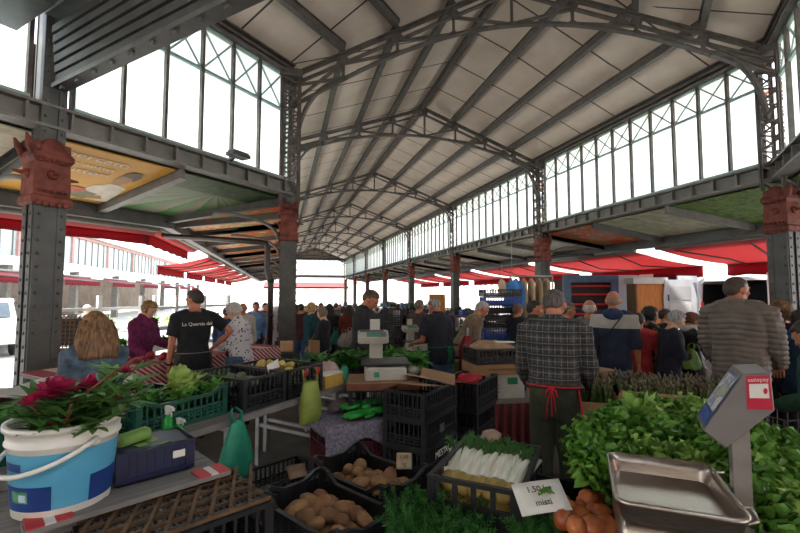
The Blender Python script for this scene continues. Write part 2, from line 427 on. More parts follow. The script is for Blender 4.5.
# clerestory window bays
m, nt, b = nodes_of('frosted_glass')
tr = nt.nodes.new('ShaderNodeBsdfTransparent'); tl = nt.nodes.new('ShaderNodeBsdfTranslucent'); mx = nt.nodes.new('ShaderNodeMixShader')
tr.inputs['Color'].default_value = (.93,.96,.95,1)
f = noise_n(nt, texco(nt), 1.5, 3); link(nt, ramp(nt, f, [(.3,'e4ebe8'),(.7,'f6faf8')]), tl.inputs['Color'])
mx.inputs[0].default_value = .95
link(nt, tr.outputs[0], mx.inputs[1]); link(nt, tl.outputs[0], mx.inputs[2]); link(nt, mx.outputs[0], nt.nodes['Material Output'].inputs['Surface'])
GLASS = m
wn = 0
def window(p, q, outward, nm=None, dz=0):
    global wn, Z_HEAD; wn += 1; keep = Z_HEAD; Z_HEAD = Z_HEAD+dz
    p, q = V(p), V(q); d = q-p; L = d.length; d /= L
    rz = math.atan2(d.y, d.x); n = V((-d.y, d.x, 0)); s = 1 if n.dot(V(outward)) > 0 else -1
    t = bpy.data.objects.new('window_%d' % wn, None); C.objects.link(t); t.location = (p.x,p.y,0); t.rotation_euler = (0,0,rz); struct(t)
    nm = nm or max(3, round(L/.62))
    e0, e1 = .22, L-.22
    mb = MB(); mb.box((L/2, s*.06, (Z_SILL+Z_HEAD)/2), (e1-e0, .012, Z_HEAD-Z_SILL)); mb.build('pane', GLASS, t)
    for k in range(nm+1):
        x = e0+(e1-e0)*k/nm
        MB().box((x, 0, (Z_SILL+Z_HEAD)/2), (.045,.07,Z_HEAD-Z_SILL)).build('mullion', IRON, t)
    mb = MB(); mb.box((L/2, s*.02, Z_X), (e1-e0,.05,.05)); mb.box((L/2, s*.02, Z_HEAD-.03), (e1-e0,.05,.05))
    for k in range(nm):
        x0, x1 = e0+(e1-e0)*k/nm, e0+(e1-e0)*(k+1)/nm
        mb.beam((x0,s*.02,Z_X),(x1,s*.02,Z_HEAD-.03),.03,.02,(0,1,0)); mb.beam((x0,s*.025,Z_HEAD-.03),(x1,s*.025,Z_X),.03,.02,(0,1,0))
    mb.build('cross_bracing', PALEGREEN, t)
    mb = MB(); mb.box((L/2, s*.03, Z_SILL+.02), (e1-e0,.2,.05)); mb.build('window_sill', PALEGREEN, t)
    mb = MB()
    mb.box((L/2,0,(Z_BEAM+Z_SILL)/2), (L,.05,Z_SILL-Z_BEAM)); mb.box((L/2,0,Z_BEAM+.02), (L,.26,.035)); mb.box((L/2,0,Z_SILL-.03), (L,.26,.035))
    for k in range(int(L/.45)+1): mb.box((min(L,.2+.45*k), 0, (Z_BEAM+Z_SILL)/2), (.03,.2,Z_SILL-Z_BEAM-.04))
    mb.build('sill_beam', GREYL, t)
    mb = MB()
    mb.box((L/2,0,Z_HEAD+.12), (L,.06,.22)); mb.box((L/2,0,Z_HEAD+.015), (L,.24,.03)); mb.box((L/2,-s*.04,Z_HEAD+.1), (L,.16,.03)); mb.box((L/2,0,Z_HEAD+.22), (L,.26,.03))
    mb.build('head_beam', IRON, t)
    Z_HEAD = keep
    return t
window(N_, I_, -N2, dz=.17); window(N_-D2*7.2, N_, -N2)
window(O_-D2*7.2, O_, N2)
ys = [O_.y]+YB
for k in range(7): window((8.15,ys[k],0), (8.15,ys[k+1],0), (1,0,0), 11)
ys2 = [I_.y]+YB
for k in range(7): window((.15,ys2[k],0), (.15,ys2[k+1],0), (-1,0,0), 6 if k == 0 else 11)
window((.15,YE,0), (8.15,YE,0), (0,1,0), 12)

# lower eaves of the wing beyond the girder
a = N_-D2*.35; c = N_-D2*7.0
struct(MB().slab([z3(a,4.62), z3(c,4.62), z3(c+N2*.9,4.62), z3(a+N2*.9,4.62)], .5).build('trim_1', GREYD))

# shade under the roofs, put into a darker paving colour
PAVE_SHADE = M_('shaded_paving', '4a4643', '5e5a56', 2.5, .9, 0, .2)
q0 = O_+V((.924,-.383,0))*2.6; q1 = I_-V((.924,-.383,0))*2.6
struct(MB().slab([(q0.x,q0.y,-.02),(10.6,YE+2,-.02),(-2.3,YE+2,-.02),(q1.x,q1.y,-.02)], .024).build('floor', PAVE_SHADE))
struct(MB().slab([z3(q0,-.02), z3(q1,-.02), z3(q1-D2*26,-.02), z3(q0-D2*26,-.02)], .023).build('floor', PAVE_SHADE))
# ------------------------------------------------------------------ side canopies, murals, awnings, pipes
WC, ZI, ZO = 2.42, 3.54, 3.20
def palette(name, stops, sc=2.2, det=4, rot=0):
    if name in MATS: return MATS[name]
    m, nt, b = nodes_of(name); b.inputs['Roughness'].default_value = .6
    vec = texco(nt, (1, 1, 1), (0,0,rot)); f = noise_n(nt, vec, sc, det, .6)
    link(nt, ramp(nt, f, [(p, c) for p, c in stops]), b.inputs['Base Color'])
    MATS[name] = m; return m
ORANGE = palette('mural_fruit', [(.3,'d9b98a'),(.40,'d8792a'),(.46,'b8321c'),(.52,'c9502a'),(.58,'7c8f3a'),(.64,'3e7d78'),(.72,'e3cda8')], 2.6)
TEAL = palette('mural_market', [(.28,'3d7f80'),(.38,'9fc4b4'),(.45,'d98a3a'),(.5,'b84430'),(.56,'dcc69a'),(.64,'7d9a48'),(.72,'b9b3a0')], 3.1)
LAKE = palette('mural_lake', [(.3,'a9b08e'),(.42,'b4b49c'),(.5,'8f9a78'),(.58,'c2bba4'),(.7,'7d8a62')], 1.2)
HILLS = palette('mural_meadow', [(.3,'2f4520'),(.42,'46682a'),(.5,'6b8a34'),(.6,'39541f'),(.7,'8a9a50')], 3.5)
PALE = palette('mural_pale', [(.3,'b3a890'),(.45,'c4b89e'),(.55,'9c9a80'),(.7,'cbbfa8')], 1.5)
YELLOW = M_('mural_yellow', 'c9912a', 'd6a03a', 1.5, .6)
m, nt, b = nodes_of('mural_field'); MATS['mural_field'] = m; FIELD = m
vec = texco(nt); sp = nt.nodes.new('ShaderNodeSeparateXYZ'); link(nt, vec, sp.inputs[0])
def mth(op, a, bq=None):
    n = nt.nodes.new('ShaderNodeMath'); n.operation = op
    for i, x in enumerate((a, bq)):
        if x is None: continue
        if isinstance(x, (int, float)): n.inputs[i].default_value = x
        else: link(nt, x, n.inputs[i])
    return n.outputs[0]
dx = mth('SUBTRACT', sp.outputs[0], .95); dy = mth('SUBTRACT', .62, sp.outputs[1])
ang = mth('DIVIDE', dx, mth('ADD', mth('ABSOLUTE', dy), .16))
ff = noise_n(nt, vec, 9, 4)
row = mth('FRACT', mth('ADD', mth('MULTIPLY', ang, 2.4), mth('MULTIPLY', ff, .35)))
field = ramp(nt, row, [(0,'2a6020'),(.36,'3f7a34'),(.44,'6c6a54'),(1,'85816a')])
hill = ramp(nt, ff, [(.35,'1d3418'),(.65,'3a5526')])
sel = ramp(nt, mth('ADD', dy, mth('MULTIPLY', ff, .12)), [(.06,(0,0,0,1)),(.09,(1,1,1,1))])
link(nt, mixc(nt, sel, field, hill), b.inputs['Base Color'])
def canopy(p, q, out, label, s0=0, s1=0, mats=(), names=(), cnt=None, divs=None):
    """underside panels between ribs from the clerestory beam (p-q) down to an outer beam"""
    p, q, out = V(p), V(q), V(out); d = q-p; L = d.length; d /= L
    t = thing('side_canopy', label, 'canopy', (p.x,p.y,0), math.atan2(d.y,d.x), 'low canopies along the hall')
    oy = 1 if V((-d.y,d.x,0)).dot(out) > 0 else -1
    pt = lambda u, w, dz=0: V((u*L+s0*w*(1-u)**4+s1*w*u**4, oy*w*WC, ZI+(ZO-ZI)*w+dz))
    mb = MB(); mb.slab([pt(0,0,.06), pt(1,0,.06), pt(1,1.12,.06), pt(0,1.12,.06)], .05); mb.build('roof_sheet', GREYD, t)
    n = cnt or max(2, round(L/2.4))
    dv = divs or [k/n for k in range(n+1)]
    for k in range(n+1):
        u = dv[k]
        mb = MB(); mb.beam(pt(u,.02,-.03), pt(u,1,-.03), .05, .16); mb.beam(pt(u,.02,-.11), pt(u,1,-.11), .13, .02); mb.build('rib', GREYL if k%2 else GREY, t)
    mb = MB(); mb.beam(pt(0,1,-.09), pt(1,1,-.09), .06, .24); mb.beam(pt(0,1,-.2), pt(1,1,-.2), .18, .03); mb.beam(pt(0,1,.03), pt(1,1,.03), .18, .03)
    mb.build('outer_beam', GREY, t)
    mb = MB(); mb.beam(pt(0,1.14,.0), pt(1,1.14,.0), .14, .12); mb.build('gutter', GREYD, t)
    for k in range(n):
        mt = mats[k % len(mats)]; lb = names[k % len(names)] if names else None
        a0, a1 = dv[k]+.04*(dv[k+1]-dv[k]), dv[k+1]-.04*(dv[k+1]-dv[k])
        P = [pt(a0,.06,.02), pt(a1,.06,.02), pt(a1,.95,.02), pt(a0,.95,.02)]
        if lb:
            o0 = t.matrix_basis if False else None
            T = Matrix.Translation((p.x,p.y,0)) @ Matrix.Rotation(math.atan2(d.y,d.x),4,'Z')
            W_ = [T @ x for x in P]
            xx = (W_[1]-W_[0]).normalized()
            r = thing('mural_board', lb, 'mural', W_[0], math.atan2(xx.y,xx.x))
            RI = (Matrix.Translation(W_[0]) @ Matrix.Rotation(math.atan2(xx.y,xx.x),4,'Z')).inverted()
            Q = [RI @ x for x in W_]
            MB().slab(Q, .02).build('painted_board', mt, r)
            r['_q'] = [tuple(x) for x in Q]
        else:
            MB().slab(P, .02).build('ceiling_board', mt, t)
    # curved bracket from each post
    for (u, sgn) in ((0,1),):
        pts = []
        for i in range(9):
            a = PI/2*i/8; w = .08+.5*(1-math.cos(a)); z = 2.72+.52*math.sin(a)
            pts.append(pt(0,0)+V((s0*w*.0, oy*w*WC, z-ZI-.12*w)))
        MB().tube(pts, .035, 6).build('curved_bracket', GREYL, t)
    return t
Nn = N_-D2*7.2
cm = canopy(Nn, N_, -N2, 'low canopy beyond the massive riveted column', mats=[YELLOW,YELLOW,PALE], names=['yellow mural board glimpsed behind the massive riveted column', None, None], cnt=3)
mur = canopy(N_, I_, -N2, 'low canopy with yellow and field murals beside the massive column', 0, -1.0, [YELLOW, FIELD], ['yellow mural board with white lettering and a man in profile','mural board of green crop rows under dark hills'], cnt=2, divs=[0,.44,1])
for k in range(7):
    canopy((.15,ys2[k],0), (.15,ys2[k+1],0), (-1,0,0), 'low canopy with fruit murals, %s bay behind the corner pipe' % ORD[k], 1.0 if k == 0 else 0, 0, [ORANGE, TEAL], ['orange and red fruit mural board above the brown pipe','teal and orange mural board over the striped stall'] if k == 0 else (), cnt=2 if k == 0 else None)
NMS = [['green meadow mural board next to the corner column','pale lake mural board along the stalls\' canopy','orange and red mural board of vegetables'], ['pale faded mural board past the second post', 'dim green mural board past the second post', 'beige mural board near the third post']]
for k in range(7):
    canopy((8.15,ys[k],0), (8.15,ys[k+1],0), (1,0,0), 'low canopy by the vans, %s bay from the corner column' % ORD[k], -1.0 if k == 0 else 0, 0, [HILLS, LAKE, ORANGE] if k == 0 else [PALE, LAKE, PALE], NMS[k] if k < 2 else (), cnt=3)
for k in range(1, 4):
    canopy(O_-D2*7.2*(k+1), O_-D2*7.2*k, N2, 'low canopy of the near wing, %s bay out of view on the van side' % ORD[k], mats=[LAKE, PALE, HILLS], cnt=3)
    canopy(N_-D2*7.2*(k+1), N_-D2*7.2*k, -N2, 'low canopy of the near wing, %s bay out of view on the sunny side' % ORD[k], mats=[PALE, YELLOW, LAKE], cnt=3)
canopy(O_-D2*7.2, O_, N2, 'low canopy of the near wing behind the man in a puffer jacket', 0, 1.0, [LAKE, PALE, HILLS], cnt=3)
# lettering and figure on the yellow mural (flat print, seen from below)
WHITEP = M_('white_print', 'd8d0bc', 'd8d0bc', 4, .6)
BROWNP = M_('skin_print', '9a6a44', 'b07c52', 6, .6); HAIRP = M_('hair_print', '4a3526', '5c4432', 6, .6); SHIRTP = M_('shirt_print','c9c0ac','ddd5c4',5,.6); OLIVEP = M_('olive_print','6b6a48','7d7a55',5,.6); REDP = M_('produce_print','a8482c','c8683c',9,.6)
def board(lbl): return [o for o in C.objects if o.get('label') == lbl][0]
yb = board('yellow mural board with white lettering and a man in profile')
Q = [V(x) for x in yb['_q']]
nrm = (Q[1]-Q[0]).cross(Q[3]-Q[0]).normalized(); nrm = nrm if nrm.z < 0 else -nrm
ux = (Q[1]-Q[0]).normalized(); vy = (Q[3]-Q[0]); LV = vy.length; vy = vy.normalized(); LU = (Q[1]-Q[0]).length
# reading direction seen from below: u to the right, "up" of the print towards the clerestory
def at_b(u, v, off=.012): return Q[0] + ux*(u*LU) + vy*(v*LV) + nrm*off
for txt, u, v, s in (('mercato', .40, .12, .26), ('dei nostri', .42, .245, .17), ('produttori', .34, .36, .24)):
    lettering(txt, s, WHITEP, yb, frame_M(at_b(u, v), ux, -vy), .002)
def flat(poly, mat, name, off=.008):
    poly = [(.22+.80*u, v-.06) for u, v in poly]
    mb = MB(); n = len(poly); mb.add([at_b(u, v, off) for u, v in poly], [tuple(range(n))]); mb.build(name, mat, yb)
def blob(cu, cv, ru, rv, n=14, rot=0): return [(cu+ru*math.cos(2*PI*k/n+rot), cv+rv*math.sin(2*PI*k/n+rot)) for k in range(n)]
flat([(.50,.98),(.56,.66),(.70,.55),(.90,.60),(.97,.98)], SHIRTP, 'printed_shirt', .006)
flat(blob(.72,.42,.085,.14), BROWNP, 'printed_face', .010); flat([(.63,.36),(.67,.26),(.78,.25),(.83,.33),(.82,.43),(.76,.37)], HAIRP, 'printed_hair', .014)
flat([(.40,.95),(.5,.78),(.74,.82),(.70,.97)], OLIVEP, 'printed_box', .010); flat(blob(.46,.80,.13,.06), REDP, 'printed_produce', .013); flat(blob(.28,.9,.09,.06), M_('yellow_produce','c8a02c','d8b84c',9,.6), 'printed_produce', .013)
flat([(.66,.88),(.8,.84),(.86,.92),(.7,.95)], BROWNP, 'printed_hand', .013)
yn = board('yellow mural board glimpsed behind the massive riveted column')
Q = [V(x) for x in yn['_q']]; ux = (Q[1]-Q[0]).normalized(); vy = (Q[3]-Q[0]); LV = vy.length; vy = vy.normalized(); LU = (Q[1]-Q[0]).length; yb = yn
for o in C.objects:
    if '_q' in o: del o['_q']
# awnings
def awn_mat(name, c): return M_(name, c, c, 3, .8, 0, 0, trans=.55)
AWN = awn_mat('red_awning', 'b86060'); AWNV = awn_mat('red_valance', '98202f')
METAL = M_('galvanised', '9a9a98', 'b0b0ae', 8, .4, .7)
def awning(bl, br, fr, fl, label, val=.22, arms=True, group='red awnings'):
    bl, br, fr, fl = V(bl), V(br), V(fr), V(fl)
    t = thing('awning', label, 'awning', bl, 0, group); o = bl
    bl, br, fr, fl = bl-o, br-o, fr-o, fl-o
    mb = MB(); mb.sheet(10, 6, lambda u, v: (bl.lerp(br,u)).lerp(fl.lerp(fr,u), v) - V((0,0,.06*math.sin(PI*v))), .006); mb.build('canopy_cloth', AWN, t)
    mb = MB(); mb.sheet(24, 2, lambda u, v: fl.lerp(fr,u) - V((0,0,val*v*(1+.06*math.sin(u*40)))), .004); mb.build('valance', AWNV, t)
    MB().tube([bl+V((0,0,.03)), br+V((0,0,.03))], .07, 8).build('roller', GREYL, t)
    MB().tube([fl, fr], .03, 6).build('front_bar', GREYD, t)
    if arms:
        for u in (.12, .5, .88):
            a = bl.lerp(br,u)-V((0,0,.10)); c = fl.lerp(fr,u)-V((0,0,.05)); e = a.lerp(c,.5)+(br-bl).normalized()*(.5 if u < .5 else -.5)-V((0,0,.08))
            MB().tube([a, e, c], .025, 6).build('folding_arm', GREYD, t)
    return t
for k in range(6):
    y0 = 4.9+6.1*k; y1 = y0+5.3
    awning((10.75,y1,2.95), (10.75,y0,2.95), (13.5,y0,2.55), (13.5,y1,2.55), 'wide red awning by the vans, %s along the row from the corner column' % ORD[k], .36)
for k in range(5):
    y0 = 17+5.0*k; y1 = y0+4.4
    awning((-2.5,y0,2.98), (-2.5,y1,2.98), (-4.2,y1,2.62), (-4.2,y0,2.62), 'open red awning behind the striped stall, %s past the corner' % ORD[k], .3)
po = I_ + V((-.924,.383,0))*2.7
a = po-D2*.05-N2*.1; c = N_-N2*(WC+.1)-D2*7
awning(z3(c,2.94), z3(a,2.94), z3(a-N2*.28,2.89), z3(c-N2*.28,2.89), 'rolled up red awning with long valance behind the massive column', .22, False)
awning((po.x-.1,po.y+.1,3.0), (-2.45,14.5,3.0), (-2.75,14.5,2.93), (po.x-.38,po.y+.15,2.93), 'rolled up red awning with steep valance at the corner', .26, False)
# small things on the beams
t = thing('floodlight', 'small floodlight bracketed to the clerestory beam above the field mural', 'lamp', N_.lerp(I_,.62)+N2*.30+V((0,0,3.93)), A2)
mb = MB(); mb.box((0,-.02,.0), (.34,.20,.06)); mb.box((0,-.02,.04), (.30,.16,.04)); mb.build('housing', GREYD, t)
MB().box((0,-.02,-.033), (.30,.16,.006)).build('lens', M_('lamp_lens','cfd3d2','dfe3e2',5,.2), t)
MB().beam((0,.08,-.02),(0,.26,-.1),.04,.03).build('bracket', GREYD, t)
PIPE = M_('brown_pipe', '2c211d', '3a2c26', 8, .35, .2)
pc = z3(po,2.84); pe = V((I_.x-.42, I_.y-.16, 2.62))
t = thing('drain_pipe', 'brown drain pipe crossing from the awning corner and dropping beside the corner column', 'pipe', (0,0,0))
mb = MB(); mb.tube([pc, pc+V((.1,-.03,-.02)), pc.lerp(pe,.5), pe-V((.1,0,0)), pe+V((0,0,-.02)), pe+V((.03,0,-.1)), V((pe.x+.03,pe.y,2.1)), V((pe.x+.06,pe.y,2.0)), V((pe.x+.10,pe.y,1.9)), V((pe.x+.10,pe.y,.05))], .055, 10); mb.build('pipe', PIPE, t)
for z in (.5, 1.2, 1.85): MB().tube([V((pe.x+.10,pe.y,z)), V((pe.x+.10,pe.y,z+.06))], .07, 10).build('pipe_clip', PIPE, t)
t = thing('drain_pipe', 'dark drain pipe bent down beside the second post by the vans', 'pipe', (0,0,0))
mb = MB(); y = YB[0]+.25; mb.tube([(10.3,y,2.95),(9.0,y,2.9),(8.6,y,2.84),(8.5,y,2.7),(8.5,y,.05)], .05, 10); mb.build('pipe', GREYD, t)

for k in range(4):  # unseen awnings, added to keep low sky light off the stalls
    a = O_+N2*(WC+.18)-D2*(1.5+7.2*k); c = a-D2*6.2
    awning(z3(a,2.95), z3(c,2.95), z3(c+N2*2.7,2.5), z3(a+N2*2.7,2.5), 'unseen red awning added along the near wing to block low sky, %s in line' % ORD[k])
# ------------------------------------------------------------------ surroundings: pavilion and houses across the square, vans, car
WHITEW = M_('white_wall', 'b4b2ac', 'c4c2bc', 1.2, .8); PINKR = M_('pink_frame', 'a88078', 'b89088', 4, .7); PLGLASS = M_('pale_glazing', 'a4b0ae', 'b4bfbd', 3, .25)
WHITEM = M_('white_metal', 'd9d9d6', 'e8e8e5', 5, .45)
t = thing('market_pavilion', 'white glazed market pavilion across the sunny square with low canopy roof', 'building', (-10.7,8,0))
YL = 62
MB().slab([(0,0,3.05),(0,YL,3.05),(-2.8,YL,3.5),(-2.8,0,3.5)], .12).build('low_roof', WHITEW, t)
MB().box((-.02,YL/2,2.95), (.12,YL,.3)).build('roof_fascia', WHITEM, t)
MB().box((-2.9,YL/2,4.5), (.06,YL,2.0)).build('clerestory_glazing', PLGLASS, t)
for k in range(10):
    MB().box((-2.84,6.2*k+1,4.5), (.16,.3,2.1)).build('clerestory_post', PINKR, t)
for k in range(56): MB().box((-2.84,1.1*k+1.5,4.5), (.05,.05,2.0)).build('glazing_bar', GREYL, t)
MB().box((-2.84,YL/2,5.55), (.2,YL,.22)).build('eaves_beam', PINKR, t)
MB().slab([(-2.6,0,5.65),(-2.6,YL,5.65),(-6.9,YL,6.8),(-6.9,0,6.8)], .1).build('upper_roof', M_('grey_roof','a8a29c','b8b2ac',3,.8), t)
for k in range(10): MB().box((-.2,6.2*k+1,1.4), (.34,.34,2.8)).build('post', GREYL, t)
MB().box((-6.5,YL/2,1.5), (.2,YL,3)).build('back_wall', M_('pavilion_shade','8a7e76','a0948a',1.5,.8), t)
for k in range(8):
    y0 = 12+6.2*k
    awning((-10.5,y0,2.5), (-10.5,y0+4.2,2.5), (-10.0,y0+4.2,2.3), (-10.0,y0,2.3), 'pinkish red awning on the pavilion across the square, %s along it' % ORD[k], .25, False)
def house(x, y, w, d, h, rz, col, label, fl=4, roofc='8a4a38', cols=4):
    t = thing('town_house', label, 'building', (x,y,0), rz, 'houses around the square')
    MB().box((0,0,h/2), (w,d,h)).build('facade', M_('plaster_'+col, col, col, 1.5, .85, lo=.3, hi=.7), t)
    MB().add([(-w/2-.4,-d/2-.4,h),(w/2+.4,-d/2-.4,h),(w/2+.4,d/2+.4,h),(-w/2-.4,d/2+.4,h),(-w/4,0,h+2.5),(w/4,0,h+2.5)], [(0,1,5,4),(1,2,5),(2,3,4,5),(3,0,4),(3,2,1,0)]).build('roof', M_('roof_'+roofc, roofc, roofc, 3, .8), t)
    for f_ in range(fl):
        for c_ in range(cols):
            x0 = -w/2+(c_+.5)*w/cols; z0 = (f_+.55)*h/fl
            MB().box((x0,-d/2-.02,z0), (1.1,.08,1.7)).build('window_frame', WHITEM, t)
            MB().box((x0,-d/2-.05,z0), (.9,.06,1.5)).build('window_pane', M_('dark_pane','6a7880','7c8a92',3,.2), t)
house(-34,52,18,10,13,R(60),'dcd2be','tall cream house beyond the pavilion across the square')
house(-30,30,14,10,12,R(75),'d8c8b0','tall beige house on the sunny side behind the parked car')
house(34,20,22,10,14,R(-90),'e4ddd0','tall pale house behind the white vans')
house(34,46,24,10,14,R(-90),'dcd4c6','tall pale house farther along behind the awnings')
house(-16,-30,40,12,15,R(0),'d0c4b4','unseen house added behind the near wing to block sky light')  # unseen, added behind the camera to darken the nearest stalls
house(26,-22,30,12,15,R(-40),'d4c8b8','unseen house added on the van side to block sky light')  # second unseen house, added as a sky blocker
house(4,98,30,10,14,0,'e0d8ca','tall pale house closing the far end of the street', fl=0)
def wheel(t, x, y, r, ax):
    M = Matrix.Translation((x,y,r)) @ Matrix.Rotation(PI/2,4,'Y' if ax == 'x' else 'X')
    o = MB().lathe([(0,-.1),(r*.8,-.1),(r,-.06),(r,.06),(r*.8,.1),(0,.1)], 20, M).build('wheel', M_('tyre','17171a','222225',9,.8), t)
    MB().lathe([(0,-.112),(r*.58,-.112),(r*.58,.112),(0,.112)], 16, M).build('hubcap', METAL, o)
# parked car at the edge of the sunny square
def car(loc, rz, label, col):
    t = thing('parked_car', label, 'car', loc, rz)
    prof = [(-2.05,.35),(-2.1,.75),(-1.95,.92),(-1.5,1.0),(-.8,1.42),(-.2,1.5),(.8,1.46),(1.5,1.05),(1.95,.98),(2.1,.8),(2.08,.35)]
    rings = []
    for sx, k in ((-.82,.94),(-.80,1),( .80,1),(.82,.94)):
        rings.append([V((p[0]*k, sx*(1-.16*max(0,(p[1]-.95)/.55)), .35+(p[1]-.35)*k)) for p in prof])
    MB().loft(rings, sm=False).build('bodywork', col, t)
    for s in (-1,1):
        MB().add([(-1.25,s*.835,1.03),(1.3,s*.835,1.03),(.78,s*.72,1.40),(-.72,s*.72,1.38)], [(0,1,2,3)]).build('side_window', M_('car_glass','252c30','2f383c',3,.1), t)
    MB().add([(-1.56,-.68,1.02),(-1.56,.68,1.02),(-.86,.6,1.40),(-.86,-.6,1.40)], [(0,1,2,3)]).build('windscreen', MATS['car_glass'], t)
    for x in (-1.3,1.3):
        for y in (-.76,.76): wheel(t, x, y, .31, 'y')
    for s in (-1,1): MB().ell((-2.0,s*.6,.75), (.1,.16,.1), 8, 6).build('headlamp', PLGLASS, t)
    return t
pc_ = G(-22, 352, 0)
car((pc_.x,pc_.y,0), R(115), 'white car parked in the sun beyond the massive column', M_('car_white','dcdcd8','eaeae6',3,.25,coat=.5))
# vans backed up to the awnings
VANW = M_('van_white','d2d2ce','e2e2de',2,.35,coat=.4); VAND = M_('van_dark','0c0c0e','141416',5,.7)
def van(loc, rz, label, doors=True, w=1.95, h=2.3, L=5.0):
    """rear faces local -X"""
    t = thing('delivery_van', label, 'van', loc, rz)
    def ring(x, k, top): return [V((x,s*w/2*k2,z)) for s, k2, z in ((-1,k,.45),(-1,k,1.2),(-1,k*.95,top-.15),(-1,k*.85,top),(1,k*.85,top),(1,k*.95,top-.15),(1,k,1.2),(1,k,.45))]
    mb = MB(); rr_ = [ring(0,1,h), ring(3.4,1,h), ring(4.0,.98,h*.8), ring(4.3,.96,1.25), ring(L,.9,1.0)]
    for i in range(4):
        a, c = rr_[i], rr_[i+1]
        mb.add(a+c, [(k,(k+1)%8,8+(k+1)%8,8+k) for k in range(8)])
    mb.add(rr_[-1], [tuple(range(8))]); mb.build('bodywork', VANW, t)
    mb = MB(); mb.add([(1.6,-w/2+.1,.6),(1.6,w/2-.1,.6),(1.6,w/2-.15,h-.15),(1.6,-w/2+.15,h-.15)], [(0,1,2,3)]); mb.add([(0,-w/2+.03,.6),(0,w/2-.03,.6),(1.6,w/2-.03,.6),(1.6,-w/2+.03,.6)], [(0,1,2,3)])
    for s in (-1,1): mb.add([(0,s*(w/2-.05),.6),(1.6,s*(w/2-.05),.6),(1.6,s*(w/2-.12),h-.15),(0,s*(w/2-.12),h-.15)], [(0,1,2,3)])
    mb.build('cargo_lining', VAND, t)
    mb = MB(); P = ring(-.01,1,h)
    for i in range(8): mb.beam(P[i], P[(i+1)%8], .12, .12)
    mb.build('door_surround', VANW, t)
    for x in (1.0,4.0):
        for y in (-w/2+.06,w/2-.06): wheel(t, x, y, .34, 'y')
    if doors:
        for s in (-1,1):
            T = Matrix.Translation((0,s*w/2,0)) @ Matrix.Rotation(s*R(-12 if s > 0 else -8),4,'Z')
            mb = MB(); mb.box((-.45,0,1.35), (.9,.05,1.75), M=T); dr = mb.build('rear_door', VANW, t)
            mb = MB()
            for e in (-1,1): mb.box((-.45,e*.03,1.75), (.62,.012,.5), M=T)
            mb.build('door_window', M_('door_panel','8b8f92','999da0',3,.5), dr)
            mb = MB()
            for e in (-1,1): mb.box((-.45,e*.03,1.05), (.66,.014,.55), M=T)
            mb.build('door_panel', M_('door_panel_lower','a6a9ab','b4b7b9',3,.5), dr)
            MB().tube([T@V((-.8,-s*.04,1.35)),T@V((-.8,-s*.04,1.52))], .015, 6).build('door_handle', GREYD, dr)
    for s in (-1,1): MB().box((-.03,s*(w/2-.08),1.15), (.05,.12,.4)).build('tail_lamp', M_('tail_red','8a1414','a01a1a',4,.3), t)
    return t
p = D(737,300,13.5); van((p.x,p.y,0), R(10), 'white van with dark open back facing the man in a puffer jacket', True, 2.2, 2.1)
p = D(663,300,15.9); van((p.x,p.y,0), R(10), 'white van with grey rear door swung open beside the plywood box', False, 2.0, 2.3)
# its open door and plywood box as separate shapes
t = thing('van_door', 'grey rear door of a van standing wide open beside the plywood', 'door', D(681,330,13.6)*1)
t.location.z = .55; t.rotation_euler = (0,0,-YAW)
MB().loft([[V((s*.5,-.03,0)),V((s*.52,-.03,1.0)),V((s*.42-.03,-.03,1.52)),V((s*.42-.03,.03,1.52)),V((s*.52,.03,1.0)),V((s*.5,.03,0))] for s in (-1,1)], sm=False).build('door_shell', M_('door_grey','9a9fa3','a8adb1',3,.45), t)
MB().box((0,-.035,1.1), (.62,.012,.42)).build('door_window', MATS['door_panel'], t); MB().box((0,-.035,.5), (.7,.012,.55)).build('inner_panel', MATS['door_panel_lower'], t)
MB().tube([(-.38,-.06,.85),(-.38,-.06,1.05)], .018, 6).build('door_handle', GREYD, t)
p = D(647,330,13.9)
t = thing('plywood_crate', 'tall orange plywood crate standing by the grey van door', 'crate', (p.x,p.y,0), -YAW)
WOOD = M_('plywood','a8662c','bd7a3a',3,.7,0,.1,sc3=(6,6,1)); WOODD = M_('rough_wood','5a4230','6e533c',5,.8,0,.2,sc3=(1,8,8))
MB().box((0,0,.98), (.86,.5,1.96)).build('panel', WOOD, t)
for s in (-1,1): MB().box((s*.45,0,1.0), (.05,.54,2.0)).build('batten', WOODD, t)
MB().box((0,0,2.04), (1.1,.6,.2)).build('lid', M_('grey_board','a8a49c','b8b4ac',3,.8), t)
# blue stall lorry with shelves
BLUEP = M_('blue_paint','3a5878','4a6a8c',4,.5); 
p = D(590,300,15.5)
t = thing('stall_lorry', 'blue framed sales lorry with dark red shelves inside', 'lorry', (p.x,p.y,0), -YAW)
MB().box((0,.6,1.1), (1.7,1.2,2.1)).build('dark_interior', M_('maroon_dark','2a1418','38191e',4,.7), t)
for x in (-.85,.85): MB().box((x,-.06,1.1), (.26,.14,2.2)).build('frame_post', BLUEP, t)
MB().box((0,-.06,2.16), (1.96,.16,.26)).build('frame_head', BLUEP, t)
for z in (.9,1.25,1.6,1.9): MB().box((0,-.04,z), (1.44,.1,.06)).build('red_shelf', M_('shelf_red','a81c1a','c02a22',5,.6), t)
for x in (-.7,.7): wheel(t, x, .5, .3, 'x')
MB().box((1.45,.3,1.45), (.9,.06,1.7)).build('pale_blue_tarpaulin', M_('pale_blue','a8d0d8','b8dce2',2,.7), t)

awning((9,60,2.95),(-2,60,2.95),(-2,58.2,2.45),(9,58.2,2.45),'distant red awning across the far end of the hall')
